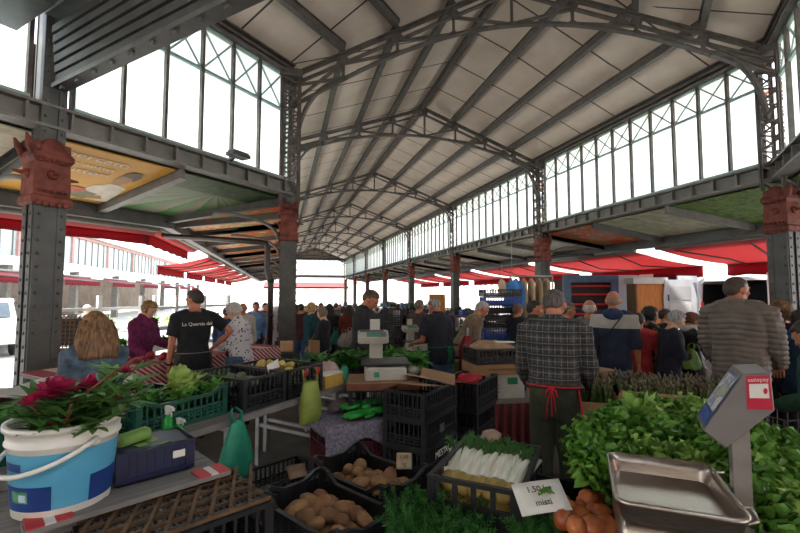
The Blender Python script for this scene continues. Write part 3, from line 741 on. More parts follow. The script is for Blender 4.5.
# ------------------------------------------------------------------ stalls: tables, crates, produce
A45 = R(45)                               # local X along the near wing
def U2(az): a = R(az); return V((math.sin(a), math.cos(a), 0))
def rz_of(az): return R(90-az)            # rotation that turns local X to a compass bearing
NAVY = M_('navy_plastic','0d1434','141c44',10,.4); GREENP = M_('green_plastic','0e3d30','15503e',10,.45); BLUEPL = M_('blue_plastic','1e3f8c','2a52a8',8,.45); REDPL = M_('red_plastic','4a0d18','5e1422',8,.5)
PLANK = M_('weathered_plank','6a6560','7f7a74',4,.8,0,.2,sc3=(1,10,1)); STEEL = M_('brushed_steel','a0968c','b8aca0',20,.28,.95,0,sc3=(1,30,1)); DARKW = M_('dark_wood','3a2c22','4c3a2c',4,.75,0,.2)
CARD = M_('cardboard','8a6748','9c7856',3,.85,0,.05); PAPER = M_('paper','cfc8bc','ddd7cc',4,.8); RODW = M_('brown_lattice','4e3722','6a4b2e',10,.7,0,.2)
def wall_panel(L, h, th, dip=0, slats=14, lower=.45, style='lattice', dens=1):
    """upright crate wall along local X, base at z=0"""
    mb = MB(); hx = L/2
    if dip:
        top = [(-hx,h),(-hx+.05,h),(-hx+.13,h-dip),(hx-.13,h-dip),(hx-.05,h),(hx,h)]
    else: top = [(-hx,h),(hx,h)]
    for (x0,z0),(x1,z1) in zip(top, top[1:]): mb.beam((x0,0,z0-.008),(x1,0,z1-.008),th*2.0,.018,(0,0,1))
    tz = lambda x: h-dip*(0 if abs(x) > hx-.05 else min(1,(hx-.05-abs(x))/.08)) if dip else h
    mb.box((0,0,.012),(L,th*1.4,.024))
    for s in (-1,1): mb.box((s*(hx-.018),0,h/2),(.036,th*1.8,h))
    if style == 'solid':
        mb.box((0,0,(h-dip)*.48),(L,th*.5,(h-dip)*.9))
        for k in range(slats): x = -hx+L*(k+.5)/slats; mb.box((x,0,(h-dip)/2),(.012,th,(h-dip)))
    elif style == 'open':
        mb.box((0,0,h*.27),(L,th*.6,h*.5)); mb.box((0,0,h*.54),(L,th*1.2,.014))
        for k in range(slats): x = -hx+L*(k+.5)/slats; mb.box((x,0,h/2),(.022,th,h))
    else:
        mb.box((0,0,h*lower),(L,th*1.1,.016)); mb.box((0,0,h*lower*.5),(L,th*.8,.009)); mb.box((0,0,h*lower*.75),(L,th*.6,.008)); mb.box((0,0,h*lower*.25),(L,th*.6,.008))
        for k in range(slats):
            x = -hx+L*(k+.5)/slats; z = tz(x); mb.box((x,0,z/2),(.011,th*.9,z))
        for k in range(slats*2): x = -hx+L*(k+.25)/slats/2; mb.box((x,0,h*lower/2),(.005,th*.7,h*lower))
    return mb
CRATE_CACHE = {}
def crate(label, loc, rz, L=.6, W=.4, h=.24, mat=None, dip=0, style='lattice', name='produce_crate', group=None, cat='crate', slats=(14,9), tilt=None):
    mat = mat or BLACKP; key = (L,W,h,mat.name,dip,style,slats)
    t = thing(name, label, cat, loc, rz, group)
    if tilt: t.rotation_euler = tilt
    if key not in CRATE_CACHE:
        mb = MB(); mb.box((0,0,.006),(L,W,.012))
        for k in range(9): mb.box((-L/2+L*(k+.5)/9,0,.014),(.02,W,.012))
        bs = mb.mesh('base', mat)
        sd = wall_panel(L-.004,h,.012,dip,slats[0],style=style).mesh('side_panel', mat)
        en = wall_panel(W-.004,h,.012,dip*.6,slats[1],style=style).mesh('end_panel', mat)
        CRATE_CACHE[key] = (bs, sd, en)
    bs, sd, en = CRATE_CACHE[key]
    def put(nm, me, loc, rz=0):
        o = bpy.data.objects.new(nm, me); C.objects.link(o); o.parent = t; o.location = loc; o.rotation_euler = (0,0,rz)
    put('base', bs, (0,0,0))
    for s in (-1,1): put('side_panel', sd, (0,s*(W/2-.012),0)); put('end_panel', en, (s*(L/2-.012),0,0), PI/2)
    return t
def table(label, loc, rz, L, W, z, top=None, legs=2, th=.04, name='stall_table', legm=None, skirt=None):
    """top centred on local origin, legs in pairs along it"""
    t = thing(name, label, 'table', loc, rz)
    mb = MB(); n = max(2, round(W/.2))
    for k in range(n): mb.box((0,-W/2+W*(k+.5)/n,z-th/2),(L,W/n-.008,th))
    mb.build('table_top', top or PLANK, t)
    for k in range(legs):
        x = -L/2+.12+(L-.24)*k/max(1,legs-1)
        for s in (-1,1): MB().box((x,s*(W/2-.06),(z-th)/2),(.045,.045,z-th)).build('leg', legm or METAL, t)
        MB().box((x,0,z*.45),(.03,W-.12,.03)).build('stretcher', legm or METAL, t)
        MB().box((x,0,z-th-.025),(.04,W-.1,.05)).build('crosspiece', legm or METAL, t)
    return t
P0 = V((-.59,2.65,0))
def S(a, b, z=.85): return P0 + D2*a - N2*b + V((0,0,z))
# ---- tables
table('long trestle table with grey plank top carrying the row of crates along the aisle', S(.47,.52,0), A45, 2.44, 1.04, .85, legs=3)
c1 = V((-.92,2.02,0)); az1 = 60
table('low grey trestle table under the bucket of peonies', c1+U2(az1)*-.05, rz_of(az1), 1.45, .50, .84, legs=2)
# plank with red and white ends
WR = M_('white_red_board','c9c4bc','d8d3cb',5,.6); 
pa, pb = G(22,527,.862), G(226,467,.862)
t = thing('barrier_plank', 'long plank with red and white striped ends lying before the flower bucket', 'plank', (pa+pb)/2, math.atan2((pb-pa).y,(pb-pa).x))
L = (pb-pa).length; 
MB().box((0,0,-.008),(L,.10,.02)).build('board', PLANK, t)
REDT = M_('red_tape','a81c24','b82830',6,.5)
for s in (-1,1):
    for k in range(2): MB().box((s*(L/2-.03-.08*k),0,.004),(.05,.102,.006)).build('red_band', REDT, t)
    MB().box((s*(L/2-.07),0,.0035),(.032,.102,.005)).build('white_band', WR, t)
# ---- flower bucket
LBLUE = M_('label_blue','4a94b4','5aa4c2',3,.4); LNAVY = M_('label_navy','14306a','1c3c7c',4,.4); OFFW = M_('bucket_white','d6d2c8','e4e0d6',5,.35)
bk = G(62,521,.85); bk = bk + V((bk.x,bk.y,0)).normalized()*.165; bz = math.atan2(-bk.y,-bk.x)   # local +X towards the viewer
t = thing('flower_bucket', 'white plastic bucket with blue label holding dark pink peonies', 'bucket', bk, bz)
rb, rt_, hb = .150, .178, .325
rr = lambda z: rb+(rt_-rb)*z/hb
mb = MB(); mb.lathe([(rb-.01,0),(rb,.008),(rr(.25),.25),(rr(.25)+.008,.255),(rr(.262)+.008,.262),(rr(.29),.265),(rt_,hb-.02),(rt_+.01,hb-.018),(rt_+.01,hb),(rt_-.004,hb),(rt_-.012,hb-.03),(rt_-.016,hb-.08)], 48); mb.build('shell', OFFW, t)
def wrap(a0, a1, z0, z1, mat, name, off=.002):
    n = 24; mb = MB(); mb.sheet(n, 2, lambda u, v: V(((rr(z0+(z1-z0)*v)+off)*math.cos(a0+(a1-a0)*u), (rr(z0+(z1-z0)*v)+off)*math.sin(a0+(a1-a0)*u), z0+(z1-z0)*v)))
    return mb.build(name, mat, t)
wrap(-PI, PI, .04, .235, LBLUE, 'label', .0015)
wrap(R(-75), R(-12), .04, .125, LNAVY, 'label_panel', .0025); wrap(R(28), R(95), .04, .135, LNAVY, 'label_panel', .0025)
wrap(R(-62), R(-38), .07, .11, M_('label_leaf','2c6a4a','5c9a6a',30,.4), 'label_picture', .0035); wrap(R(-50), R(-40), .075, .10, M_('label_flower','9ab8c8','c8d8e0',40,.4), 'label_picture', .004)
wrap(R(-74), R(-46), .178, .205, LNAVY, 'label_word', .0025)
mb = MB(); pts = []
for k in range(21):
    a = PI*k/20; an = R(-160)+R(190)*k/20
    z = .27 - .10*math.sin(a)
    r_ = rr(.2)+.022+.012*math.sin(a)
    pts.append((r_*math.cos(an), r_*math.sin(an), z))
mb.tube(pts, .0085, 8); mb.build('handle', OFFW, t)
for an in (-160, 30): MB().ell((rr(.25)*math.cos(R(an)), rr(.25)*math.sin(R(an)), .255), (.02,.02,.02), 10, 6).build('handle_pivot', OFFW, t)
# ---- peonies
LEAF = M_('peony_leaf','38602a','66964c',6,.45,trans=.25); STEM = M_('stem_green','3a5a1e','4c702a',8,.5); PINK = M_('peony_petal','8a1038','c82c64',9,.55,trans=.25); STEMR = M_('stem_red','6a2a1c','84402a',8,.5)
def leaf(mb, base, d, L, W, up=(0,0,1), droop=.3, ruf=0, seed=0, n=5, m=2, cup=.15):
    base, d, up = V(base), V(d).normalized(), V(up)
    r = d.cross(up); r = r.normalized() if r.length > 1e-4 else V((1,0,0)); u = r.cross(d)
    def fn(a, b):
        w = W*math.sin(PI*min(.98,.06+a*.92))**.8; x = (b-.5)*2
        p = base + d*(L*a) + r*(x*w/2) + u*(-droop*L*a*a + cup*w*abs(x))
        if ruf: p = p + u*(ruf*math.sin(a*17+seed*3+x*2)*abs(x)) + r*(ruf*.5*math.sin(a*23+seed))
        return p
    mb.sheet(m*2, n, lambda u_, v_: fn(v_, u_))
def peony(label, base, tip, rad, nleaf=6, group=None, bloom=True, seed=0):
    base, tip = V(base), V(tip); rg = random.Random(seed)
    t = thing('peony' if bloom else 'peony_greenery', label, 'flower' if bloom else 'greenery', base, 0, group)
    tp = tip-base; mid = tp*.5+V((rg.uniform(-.02,.02),rg.uniform(-.02,.02),.02))
    MB().tube([(0,0,0),mid,tp], [.005,.0045,.004], 6).build('stem', STEM if rg.random() < .7 else STEMR, t)
    mb = MB()
    for k in range(nleaf):
        f = .35+.6*k/nleaf; p = tp*f; a = rg.uniform(0,2*PI); el = rg.uniform(.2,1.3)
        for q in (-.5,0,.5): leaf(mb, p, (math.cos(a+q), math.sin(a+q), el), rg.uniform(.08,.12), .026, droop=.2, seed=k)
    mb.build('leaves', LEAF, t)
    if bloom:
        mb = MB(); n = 26 if rad > .035 else 14
        for k in range(n):
            f = (k+.5)/n; th = .25+1.35*f; a = k*2.4
            d = V((math.sin(th)*math.cos(a), math.sin(th)*math.sin(a), math.cos(th)))
            leaf(mb, tp + d*rad*.1, d, rad*(1.0+.15*rg.random()), rad*.95, up=(-d.x*.5,-d.y*.5,1), droop=-.25, ruf=rad*.06, seed=k, n=4, cup=.3)
        mb.build('blossom', PINK, t)
    return t
bt = bk+V((0,0,.24))
def pk(px, py, dep): return D(px, py, dep)
for i, (px, py, dep, r_, lb) in enumerate([(56,398,1.50,.062,'big open dark pink peony at the front of the bucket'),(29,405,1.46,.03,'half closed dark red peony at the bucket\'s outer edge'),(92,389,1.62,.045,'flat dark red peony behind the big open one'),(126,373,1.72,.024,'small red peony raised beside the price card'),(100,379,1.66,.016,'tight dark peony bud standing above the flat peony'),(118,396,1.66,.017,'little red peony bud low by the price card'),(144,360,1.75,.012,'topmost brownish bud on a long leafy stem'),(62,392,1.56,.035,'pink peony half hidden behind the big open one')]):
    q = pk(px, py, dep); b0 = bt + V((rnd.uniform(-.08,.08),rnd.uniform(-.08,.08),0))
    peony(lb, b0, q, r_, 6, None, True, i)
for i in range(26):
    px = rnd.uniform(28,140); py = rnd.uniform(384,414)
    if i > 21: px = rnd.uniform(125,158); py = rnd.uniform(356,385); py = min(py, 412-(px-20)*.12)
    q = pk(px, py, rnd.uniform(1.48,1.75)); b0 = bt + V((rnd.uniform(-.1,.1),rnd.uniform(-.1,.1),0))
    peony('leafy green peony stem filling the flower bucket', b0, q, 0, 7, 'leafy peony stems', False, 50+i)
# price card on a red stick
def card(label, c, ex, ey, w, h, lines=(), stick=None, mat=None, name='price_card', size=.03, cat='price card'):
    t = thing(name, label, cat, c, 0)
    ex, ey = V(ex).normalized(), V(ey); ey = (ey-ex*ey.dot(ex)).normalized(); nz = ex.cross(ey)
    MB().sheet(6, 4, lambda u, v: ex*((u-.5)*w)+ey*((v-.5)*h)+nz*(.006*math.sin(u*3)), .0015).build('card', mat or PAPER, t)
    for k, ln in enumerate(lines):
        lettering(ln, size, M_('ink','2a2622','38322c',9,.7), t, frame_M(ey*(h*(.22-.42*k))+nz*.009+ex*0, ex, ey), .0006)
    if stick is not None: MB().tube([ey*(-h*.2)-nz*.004, V(stick)], .004, 6).build('stick', M_('red_stick','8a2a1c','a03a26',8,.5), t)
    return t
q = pk(128,383,1.66); e = (pk(141,376,1.66)-pk(116,390,1.72))
card('white price card on a thin red stick among the peonies', q, e, UPV*.5+FH*.4, .085, .05, (), bt-q+V((.06,0,0)))
# ---- blue crate turned over, bag roll, spray bottles
bc = (G(118,488,.85)+G(193,468,.85))/2; ax = (G(193,468,.85)-G(118,488,.85)); bzr = math.atan2(ax.y,ax.x); yv = V((-ax.y,ax.x,0)).normalized()
bco = bc+yv*.125
t = crate('navy blue crate lying upside down beside the flower bucket', bco+V((0,0,.13)), bzr, .31, .24, .125, NAVY, 0, 'solid', slats=(9,7), tilt=(PI,0,bzr))
MB().box((.085,.123,.05),(.05,.004,.03)).build('paper_label', PAPER, t)
mbk = MB()
for k in range(12): mbk.box((-.145+.026*k,0,.006),(.008,.23,.016))
BAGG = M_('lime_bag','6c9440','86ac54',6,.5,trans=.25); BAGT = M_('teal_bag','1f8064','34a07e',6,.45,trans=.25); BAGY = M_('yellow_green_bag','8a9840','a2b054',6,.5,trans=.3)
rc = G(133,444,.975)
t = thing('bag_roll', 'roll of lime green produce bags on the upturned blue crate', 'bags', rc+V((0,0,.03)), R(52))
MB().tube([(-.065,0,0),(-.06,0,0),(.06,0,0),(.07,0,0)], [.026,.03,.031,.027], 14).build('roll', BAGG, t)
MB().tube([(-.068,0,0),(-.064,0,0)], [.013,.013], 10).build('core', CARD, t)
for s in (0,1): MB().sheet(6, 2, lambda u, v: V((-.03+.06*s+.05*v, -.03-.11*u, -.024+.006*math.sin(u*7+s)-.003*u)), .002).build('loose_bag', BAGG, t)
LIQ = M_('green_liquid','1f9a34','34b84a',4,.15,trans=.3); SPR = M_('spray_white','b8b6ae','cac8c0',6,.4)
def spray(label, p, h, r):
    t = thing('spray_bottle', label, 'bottle', p, R(-50))
    MB().lathe([(r*.9,0),(r,.01),(r,h*.45),(r*.85,h*.6),(r*.4,h*.72),(r*.38,h*.78)], 16, sy=.75).build('bottle', LIQ, t)
    MB().lathe([(r*.5,h*.76),(r*.5,h*.84),(r*.3,h*.86)], 12).build('collar', SPR, t)
    mb = MB(); mb.box((r*.2,0,h*.92),(r*1.7,r*.6,h*.13)); mb.box((r*1.2,0,h*.92),(r*.5,r*.4,h*.08)); mb.build('spray_head', SPR, t)
    MB().tube([(r*.7,0,h*.86),(r*.95,0,h*.78),(r*.85,0,h*.7)], .005, 6).build('trigger', SPR, t)
spray('tall green spray bottle with white trigger standing behind the blue crate', G(171,444,.85)+yv*.06, .19, .035)
spray('short green spray bottle in front of the taller one', G(181,443,.85)+yv*.03, .125, .032)
# ---- brown lattice crate at the lower edge
lc = G(176,512,.80)
t = crate('black crate covered by a brown lattice at the lower edge of the scene', lc+V((0,0,-.22)), rz_of(62), .62, .40, .23, BLACKP)
mb = MB()
for k in range(9): x = -.3+.6*k/8; mb.beam((x-.09,-.19,.25),(x+.09,.19,.25),.013,.013)
for k in range(6): y = -.185+.37*k/5; mb.beam((-.3,y,.243),(.3,y,.243),.013,.012)
mb.build('lattice_cover', RODW, t)
mb = MB()
for k in range(28): x = -.29+.58*k/27; mb.box((x,0,.228),(.007,.38,.006))
for k in range(8): mb.box((0,-.18+.36*k/7,.226),(.6,.012,.006))
mb.build('grate', M_('grey_grate','5a5650','6c6862',8,.7), t)
table('low bench under the crates in front', lc+V((.35,.12,-.2)) - V((0,0,lc.z-.2)) + V((0,0,-.2)), rz_of(62), 1.6, .5, lc.z-.222, legs=2) if False else None
# ---- lettuces
LETB = M_('lettuce_bright','5c9030','b4d070',5,.4,trans=.3); LETD = M_('lettuce_green','3c7420','86b84c',5,.4,trans=.3); LETP = M_('lettuce_pale','9db858','cfdc8c',3,.5,trans=.35)
def lettuce_mesh(seed, mat, rad=.15, n=30, ruf=.012, tall=1.0):
    rg = random.Random(seed); mb = MB()
    for k in range(n):
        f = k/n; th = .15+1.35*f; a = k*2.399+rg.uniform(-.2,.2)
        d = V((math.sin(th)*math.cos(a), math.sin(th)*math.sin(a), math.cos(th)*tall+.1))
        leaf(mb, d*.02, d, rad*(.75+.4*rg.random()), rad*(.55+.25*rg.random()), up=(-d.x*.6,-d.y*.6,1), droop=.25*f+.05-.2*(1-f), ruf=ruf, seed=rg.uniform(0,9), n=10, m=4, cup=.16)
    return mb.mesh('leaves', mat)
LETM = [lettuce_mesh(i, [LETB,LETD,LETD][i%3], .135, 46, .02) for i in range(6)]
core = MB().ell((0,0,.015),(.045,.045,.04),10,6).mesh('heart', LETP)
def lettuce(label, loc, rot, sc=1.0, group=None, me=None, name='lettuce', cat='lettuce'):
    t = thing(name, label, cat, loc, 0, group); t.rotation_euler = rot; t.scale = (sc,)*3
    for nm, m_ in (('leaves', me or rnd.choice(LETM)), ('heart', core)):
        o = bpy.data.objects.new(nm, m_); C.objects.link(o); o.parent = t
    return t
# big heap on the seller's table
hz = lambda q: .80+.20*max(0,min(1,(q-1.85)/.7))
table('sturdy table under the lettuce heap and steel scale', V((2.4,1.58,0)), rz_of(128), 1.75, 1.0, .70, DARKW, 3, legm=DARKW)
k = 0
spots = [(588,440,2.3),(603,425,2.45),(622,414,2.6),(645,412,2.65),(668,414,2.6),(690,420,2.5),(596,458,2.05),(612,445,2.2),(633,433,2.35),(656,428,2.4),(678,432,2.35),(700,436,2.3),(722,440,2.25),(600,474,1.95),(745,445,2.25),(765,446,2.3),(785,450,2.3),(803,455,2.3),
  (716,458,2.0),(738,462,1.98),(760,466,1.98),(783,472,1.98),(806,476,1.98),(640,448,2.2),(664,446,2.2),(690,450,2.15),(745,480,1.85),(756,490,1.75),(778,496,1.75),(803,500,1.75),(764,517,1.58),(788,520,1.55),(812,524,1.55),(622,470,2.0),(650,470,2.0),(680,474,1.95),(780,545,1.45),(806,548,1.45)]
for i, (px, py, dep) in enumerate(spots):
    p = D(px, py, dep); rg = random.Random(i)
    lettuce('loose leaf green lettuce in the big heap behind the steel pan', p-V((0,0,.04)), (rg.uniform(-.5,.3), rg.uniform(-.4,.4), rg.uniform(0,6)), rg.uniform(.85,1.15), 'lettuces in the big heap')
lettuce('smooth cupped lettuce among the frilly ones behind the pan', D(650,421,2.42), (-.7,.2,1.0), .95, None, lettuce_mesh(40, LETB, .16, 16, .004))
# box holding the heap
t = thing('heap_board', 'dark tilted board holding up the lettuce heap', 'board', V((0,0,0)))
q = [D(575,475,2.1), D(700,425,2.75), D(850,450,2.75), D(850,560,1.45), D(735,545,1.4)]
MB().slab([V((p.x,p.y,max(.71,p.z-.17))) for p in q], .03).build('panel', DARKW, t)
for (ox, oy) in ((1.75,1.75),(2.5,1.75),(2.2,1.3)): MB().box((ox,oy,.76),(.05,.05,.12)).build('prop', DARKW, t)
# dangling stems at the near corner
# ---- black crates with potatoes, fennel, onions
POT = M_('potato_skin','7a5232','a47a4e',9,.75,0,.15); POTD = M_('potato_dusty','6a462c','8c6440',14,.8,0,.25)
PM = []
for i in range(6): PM.append(MB().ell((0,0,0),(.062+.008*(i%3),.045+.004*(i%2),.041),16,10,jit=.16,seed=i,fr=1.6).mesh('potato', POT if i%3 else POTD))
def potato(label, loc, group, rg, sc=1.0):
    o = bpy.data.objects.new('potato', rg.choice(PM)); C.objects.link(o); o.location = loc; o.rotation_euler = (rg.uniform(-.4,.4), rg.uniform(-.6,.6), rg.uniform(0,6.3)); o.scale = (sc*rg.uniform(.68,.98),)*3
    return tag(o, label, 'potato', group)
def fill_potatoes(cr, L, W, z0, n, label, group, seed, slope=0.0):
    rg = random.Random(seed); Mx = Matrix.Translation(cr.location) @ Matrix.Rotation(cr.rotation_euler.z,4,'Z'); pts = []
    nx, ny = round((L-.08)/.088), round((W-.08)/.078)
    for lay in range(2):
        for i in range(nx - (lay)):
            for j in range(ny - (lay)):
                x = -L/2+.085+(L-.17)*(i+.5*lay)/(nx-1); y = -W/2+.07+(W-.14)*(j+.5*lay)/(ny-1)
                if lay and rg.random() < .28: continue
                pts.append((x+rg.uniform(-.012,.012), y+rg.uniform(-.012,.012), z0+.058*lay+slope*y))
    for p in pts: potato(label, Mx @ V(p), group, rg)
zr = .70
k1 = [G(265,487,zr), G(318,463,zr), G(400,503,zr)]; c = (k1[0]+k1[2])/2
ptc = crate('open black crate of potatoes nearest the brown lattice crate', V((c.x,c.y,zr-.235)), rz_of(147), .6, .38, .235, BLACKP, .055, 'solid')
fill_potatoes(ptc, .6, .38, .085, 0, 'brown potato in the nearer black crate', 'potatoes in the nearer crate', 3)
k2 = [G(325,463,zr), G(365,446,zr), G(420,475,zr)]; c2 = (k2[0]+k2[2])/2
c2 = c + U2(50)*.415+U2(147)*-.10
ptd = crate('open black crate of larger potatoes touching the fennel crate', V((c2.x,c2.y,zr-.235)), rz_of(147), .6, .38, .235, BLACKP, .055, 'solid')
fill_potatoes(ptd, .6, .38, .085, 0, 'brown potato in the black crate beside the fennel', 'potatoes in the farther crate', 4)
table('low trestle bench under the potato crates', V(((c.x+c2.x)/2,(c.y+c2.y)/2,0)), rz_of(55), 1.25, .62, zr-.236, DARKW, 2, legm=DARKW)
p = G(297,478,.66); card('dirty torn label lying on the nearer potatoes', p+V((0,0,.035)), (1,.2,0), (-.3,1,.5), .10,.09, (), None, M_('dirty_card','5a4434','755c48',12,.9), name='paper_label', cat='label')
p = G(404,470,.66); card('small handwritten paper tag stuck in the potatoes by the fennel crate', p+V((0,0,.05)), RGT, UPV*.8+FH*.5, .085,.085, ('1,50','kg'), None, M_('tan_card','9a8468','b09a7c',9,.9), size=.028)
# fennel
FENW = M_('fennel_white','ccc8ae','ece8d8',5,.45,trans=.1,sc3=(1,8,1)); FENB = M_('fennel_bulb','8f7432','b89a5a',5,.45); FENG = M_('fennel_frond','1e4416','3f6e28',9,.6,trans=.2)
def frond(mb, base, d, L, rg, n=9, r=.0025):
    base, d = V(base), V(d).normalized(); s = d.orthogonal().normalized(); s2 = d.cross(s)
    for k in range(n):
        f = (k+1)/n; p = base+d*(L*f); a = rg.uniform(0,6.3)
        for q in range(4):
            aa = a+q*PI/2+rg.uniform(-.4,.4); dd = (s*math.cos(aa)+s2*math.sin(aa)+d*.9).normalized(); l = L*.38*(1.1-f*.7)
            mb.tube([p, p+dd*l*.6+V((0,0,.004)), p+dd*l], [r,r*.9,r*.3], 4, False)
def fennel_parts(seed):
    rg = random.Random(seed); out = []
    mb = MB(); mb.ell((.05,0,0),(.055,.042,.036),12,8)
    for s in (-1,1): mb.ell((.055,s*.018,.008),(.055,.03,.03),10,6)
    out.append(('bulb', mb.mesh('bulb', FENB)))
    mb = MB()
    for k in range(5):
        y = (k-2)*.016; dy = (k-2)*.014
        mb.tube([(.06,y*.6,.01),(.16,y+dy*.4,.014+.006*(k%2)),(.26,y+dy,.018+.01*(k%2)),(.36,y+dy*1.7,.02)], [.024,.021,.017,.010], 8, flat=.6)
    out.append(('stalks', mb.mesh('stalks', FENW)))
    mb = MB()
    for k in range(7):
        frond(mb, (.29,(k-3)*.016,.02), (.7+rg.uniform(-.2,.4), (k-3)*.07+rg.uniform(-.12,.12), rg.uniform(-.1,.2)), rg.uniform(.08,.15), rg, 10, .003)
    out.append(('fronds', mb.mesh('fronds', FENG)))
    return out
FP = [fennel_parts(i) for i in range(3)]
zf = .84
kf = [G(422,472,zf), G(507,498,zf), G(534,446,zf), G(455,435,zf)]; cf = (kf[0]+kf[1]+kf[2]+kf[3])/4 + RGT*.05
fc = crate('open black crate full of white fennel with green fronds', V((cf.x,cf.y,zf-.22)), rz_of(41), .60, .42, .22, BLACKP, 0, 'open', slats=(9,5))
Mx = Matrix.Translation(fc.location) @ Matrix.Rotation(fc.rotation_euler.z,4,'Z')
rg = random.Random(5)
for lay in range(2):
    for k in range(5):
        y = -.105+.060*k
        t = thing('fennel', 'white fennel bulb with stalks and green fronds lying in the black crate', 'fennel', Mx @ V((-.27+.04*lay+rg.uniform(-.01,.02), y, .075+.075*lay)), 0, 'fennel in the black crate')
        t.rotation_euler = (rg.uniform(-.2,.2), -.05-.02*lay, fc.rotation_euler.z+rg.uniform(-.05,.05)); t.scale = (1.15,)*3
        for nm, me in rg.choice(FP):
            o = bpy.data.objects.new(nm, me); C.objects.link(o); o.parent = t
table('low trestle bench under the fennel crate', V((cf.x,cf.y,0)), rz_of(41), .9, .5, zf-.221, DARKW, 2, legm=DARKW)
p = G(491,440,zf)
t = thing('paper_bag', 'crumpled beige paper bag tucked over the far rim of the fennel crate', 'bag', p+V((0,0,.01)))
mb = MB(); mb.ell((0,0,0),(.06,.045,.04),14,10,jit=.5,seed=3,fr=4); mb.build('crumpled_paper', M_('beige_paper','8a7460','a48c76',8,.9), t)
# dill / parsley bunches in front
HERB = M_('herb_green','1e5414','448030',8,.6,trans=.2)
def herb_mesh(seed, n=34, L=.2, r=.003):
    rg = random.Random(seed); mb = MB()
    for k in range(n):
        a = rg.uniform(0,6.3); el = rg.uniform(.1,1.2)
        frond(mb, (rg.uniform(-.04,.04),rg.uniform(-.04,.04),0), (math.cos(a)*math.cos(el),math.sin(a)*math.cos(el),math.sin(el)), rg.uniform(.6,1)*L, rg, 8, r)
    return mb.mesh('fronds', HERB)
HM = [herb_mesh(i) for i in range(3)]; HST = MB().tube([(0,0,-.12),(0,0,.03)], [.018,.03], 8).mesh('stalks', STEM)
def herb(label, loc, rot, sc, group, i):
    t = thing('herb_bunch', label, 'herbs', loc, 0, group); t.rotation_euler = rot; t.scale = (sc,)*3
    for nm, me in (('fronds', HM[i%3]), ('stalks', HST)):
        o = bpy.data.objects.new(nm, me); C.objects.link(o); o.parent = t
for i, (px, py) in enumerate([(402,520),(424,512),(447,518),(470,522),(412,538),(438,536),(466,542)]):
    herb('feathery green herb bunch in front of the fennel crate', G(px, py, .66)-V((0,0,.02)), (rnd.uniform(-.4,.3),rnd.uniform(-.4,.4),rnd.uniform(0,6)), .72, 'herb bunches before the fennel', i)
for i, (px, py) in enumerate([(528,533),(548,528),(562,538)]):
    herb('feathery green herb bunch below the handwritten card', G(px, py, .70)-V((0,0,.02)), (rnd.uniform(-.4,.3),rnd.uniform(-.4,.4),rnd.uniform(0,6)), .6, 'herb bunches by the onions', i)
cb = G(436,530,.60); crate('low black crate holding the feathery herbs', V((cb.x,cb.y,.46)), rz_of(131), .5, .36, .14, BLACKP, 0, 'solid')
table('low bench under the herb crate', V((cb.x,cb.y,0)), rz_of(131), .5, .36, .459, DARKW, 2, legm=DARKW)
# onions
ONI = M_('onion_skin','8a3f1c','c06e3a',5,.35,0,.05,sc3=(1,1,.2)); ONM = [MB().lathe([(.002,-.042),(.02,-.038),(.04,-.018),(.045,.002),(.040,.020),(.028,.034),(.012,.041),(.004,.047)], 16).mesh('onion', ONI)]
oc = G(577,500,.76)
ocr = crate('black crate of brown onions beside the steel pan', V((oc.x+.02,oc.y-.02,.60)), rz_of(130), .52, .38, .17, BLACKP, 0, 'solid')
for i, (px, py, z) in enumerate([(588,499,.80),(570,512,.77),(580,517,.77),(594,512,.77),(602,516,.77),(577,527,.79),(592,527,.79),(606,527,.77),(562,505,.76),(599,503,.76),(563,520,.78),(585,507,.77)]):
    o = bpy.data.objects.new('onion', ONM[0]); C.objects.link(o); o.location = G(px, py, z); o.rotation_euler = (rnd.uniform(-.7,.7),rnd.uniform(-.7,.7),rnd.uniform(0,6)); o.scale = (rnd.uniform(.85,1.05),)*3
    tag(o, 'round reddish brown onion in the crate beside the steel pan', 'onion', 'onions in the crate')
table('low bench under the onion crate', V((oc.x+.02,oc.y-.02,0)), rz_of(130), .5, .36, .599, DARKW, 2, legm=DARKW)
q = G(541,497,.84); ex = G(569,500,.84)-G(517,507,.82)
cd_ = card('handwritten white price card with a green sprig leaning in the onions', q, ex, FH*.8+V((0,0,.55)), .20,.13, ('1,50 kg','misti'), None, None, size=.035)
mb = MB(); rg = random.Random(2)
for k in range(16): leaf(mb, (rg.uniform(-.03,.03),rg.uniform(-.02,.02),.012), (math.cos(k),math.sin(k),.4), .03, .02, n=3, m=1)
o = mb.build('sprig', LETD); o.location = q+V((.02,0,.01)); tag(o, 'small green sprig lying on the handwritten white card', 'sprig')
# ---- steel scale with pan and tilted display head
tz_ = 1.0
tf = [G(613,500,tz_), G(735,518,tz_), G(712,465,tz_), G(618,452,tz_)]; tc = (tf[0]+tf[1]+tf[2]+tf[3])/4
trz = rz_of(128)
t = thing('market_scale', 'steel market scale with deep rectangular pan and tilted display head on a post', 'scale', V((tc.x,tc.y,.70)), trz)
def rrect(L, W, r, z, n=6):
    out = []
    for cx, cy, a0 in ((L/2-r,W/2-r,0),(-L/2+r,W/2-r,PI/2),(-L/2+r,-W/2+r,PI),(L/2-r,-W/2+r,1.5*PI)):
        for k in range(n+1):
            a = a0+PI/2*k/n; out.append(V((cx+r*math.cos(a), cy+r*math.sin(a), z)))
    return out
LT, WT = .345, .44
zp = tz_-.70
mb = MB(); mb.loft([rrect(LT+.014,WT+.014,.045,zp-.012), rrect(LT+.018,WT+.018,.047,zp), rrect(LT,WT,.04,zp+.002), rrect(LT-.012,WT-.012,.036,zp-.03), rrect(LT-.035,WT-.035,.03,zp-.062)], cap=False)
mb.add(rrect(LT-.035,WT-.035,.03,zp-.062), [tuple(range(28))])
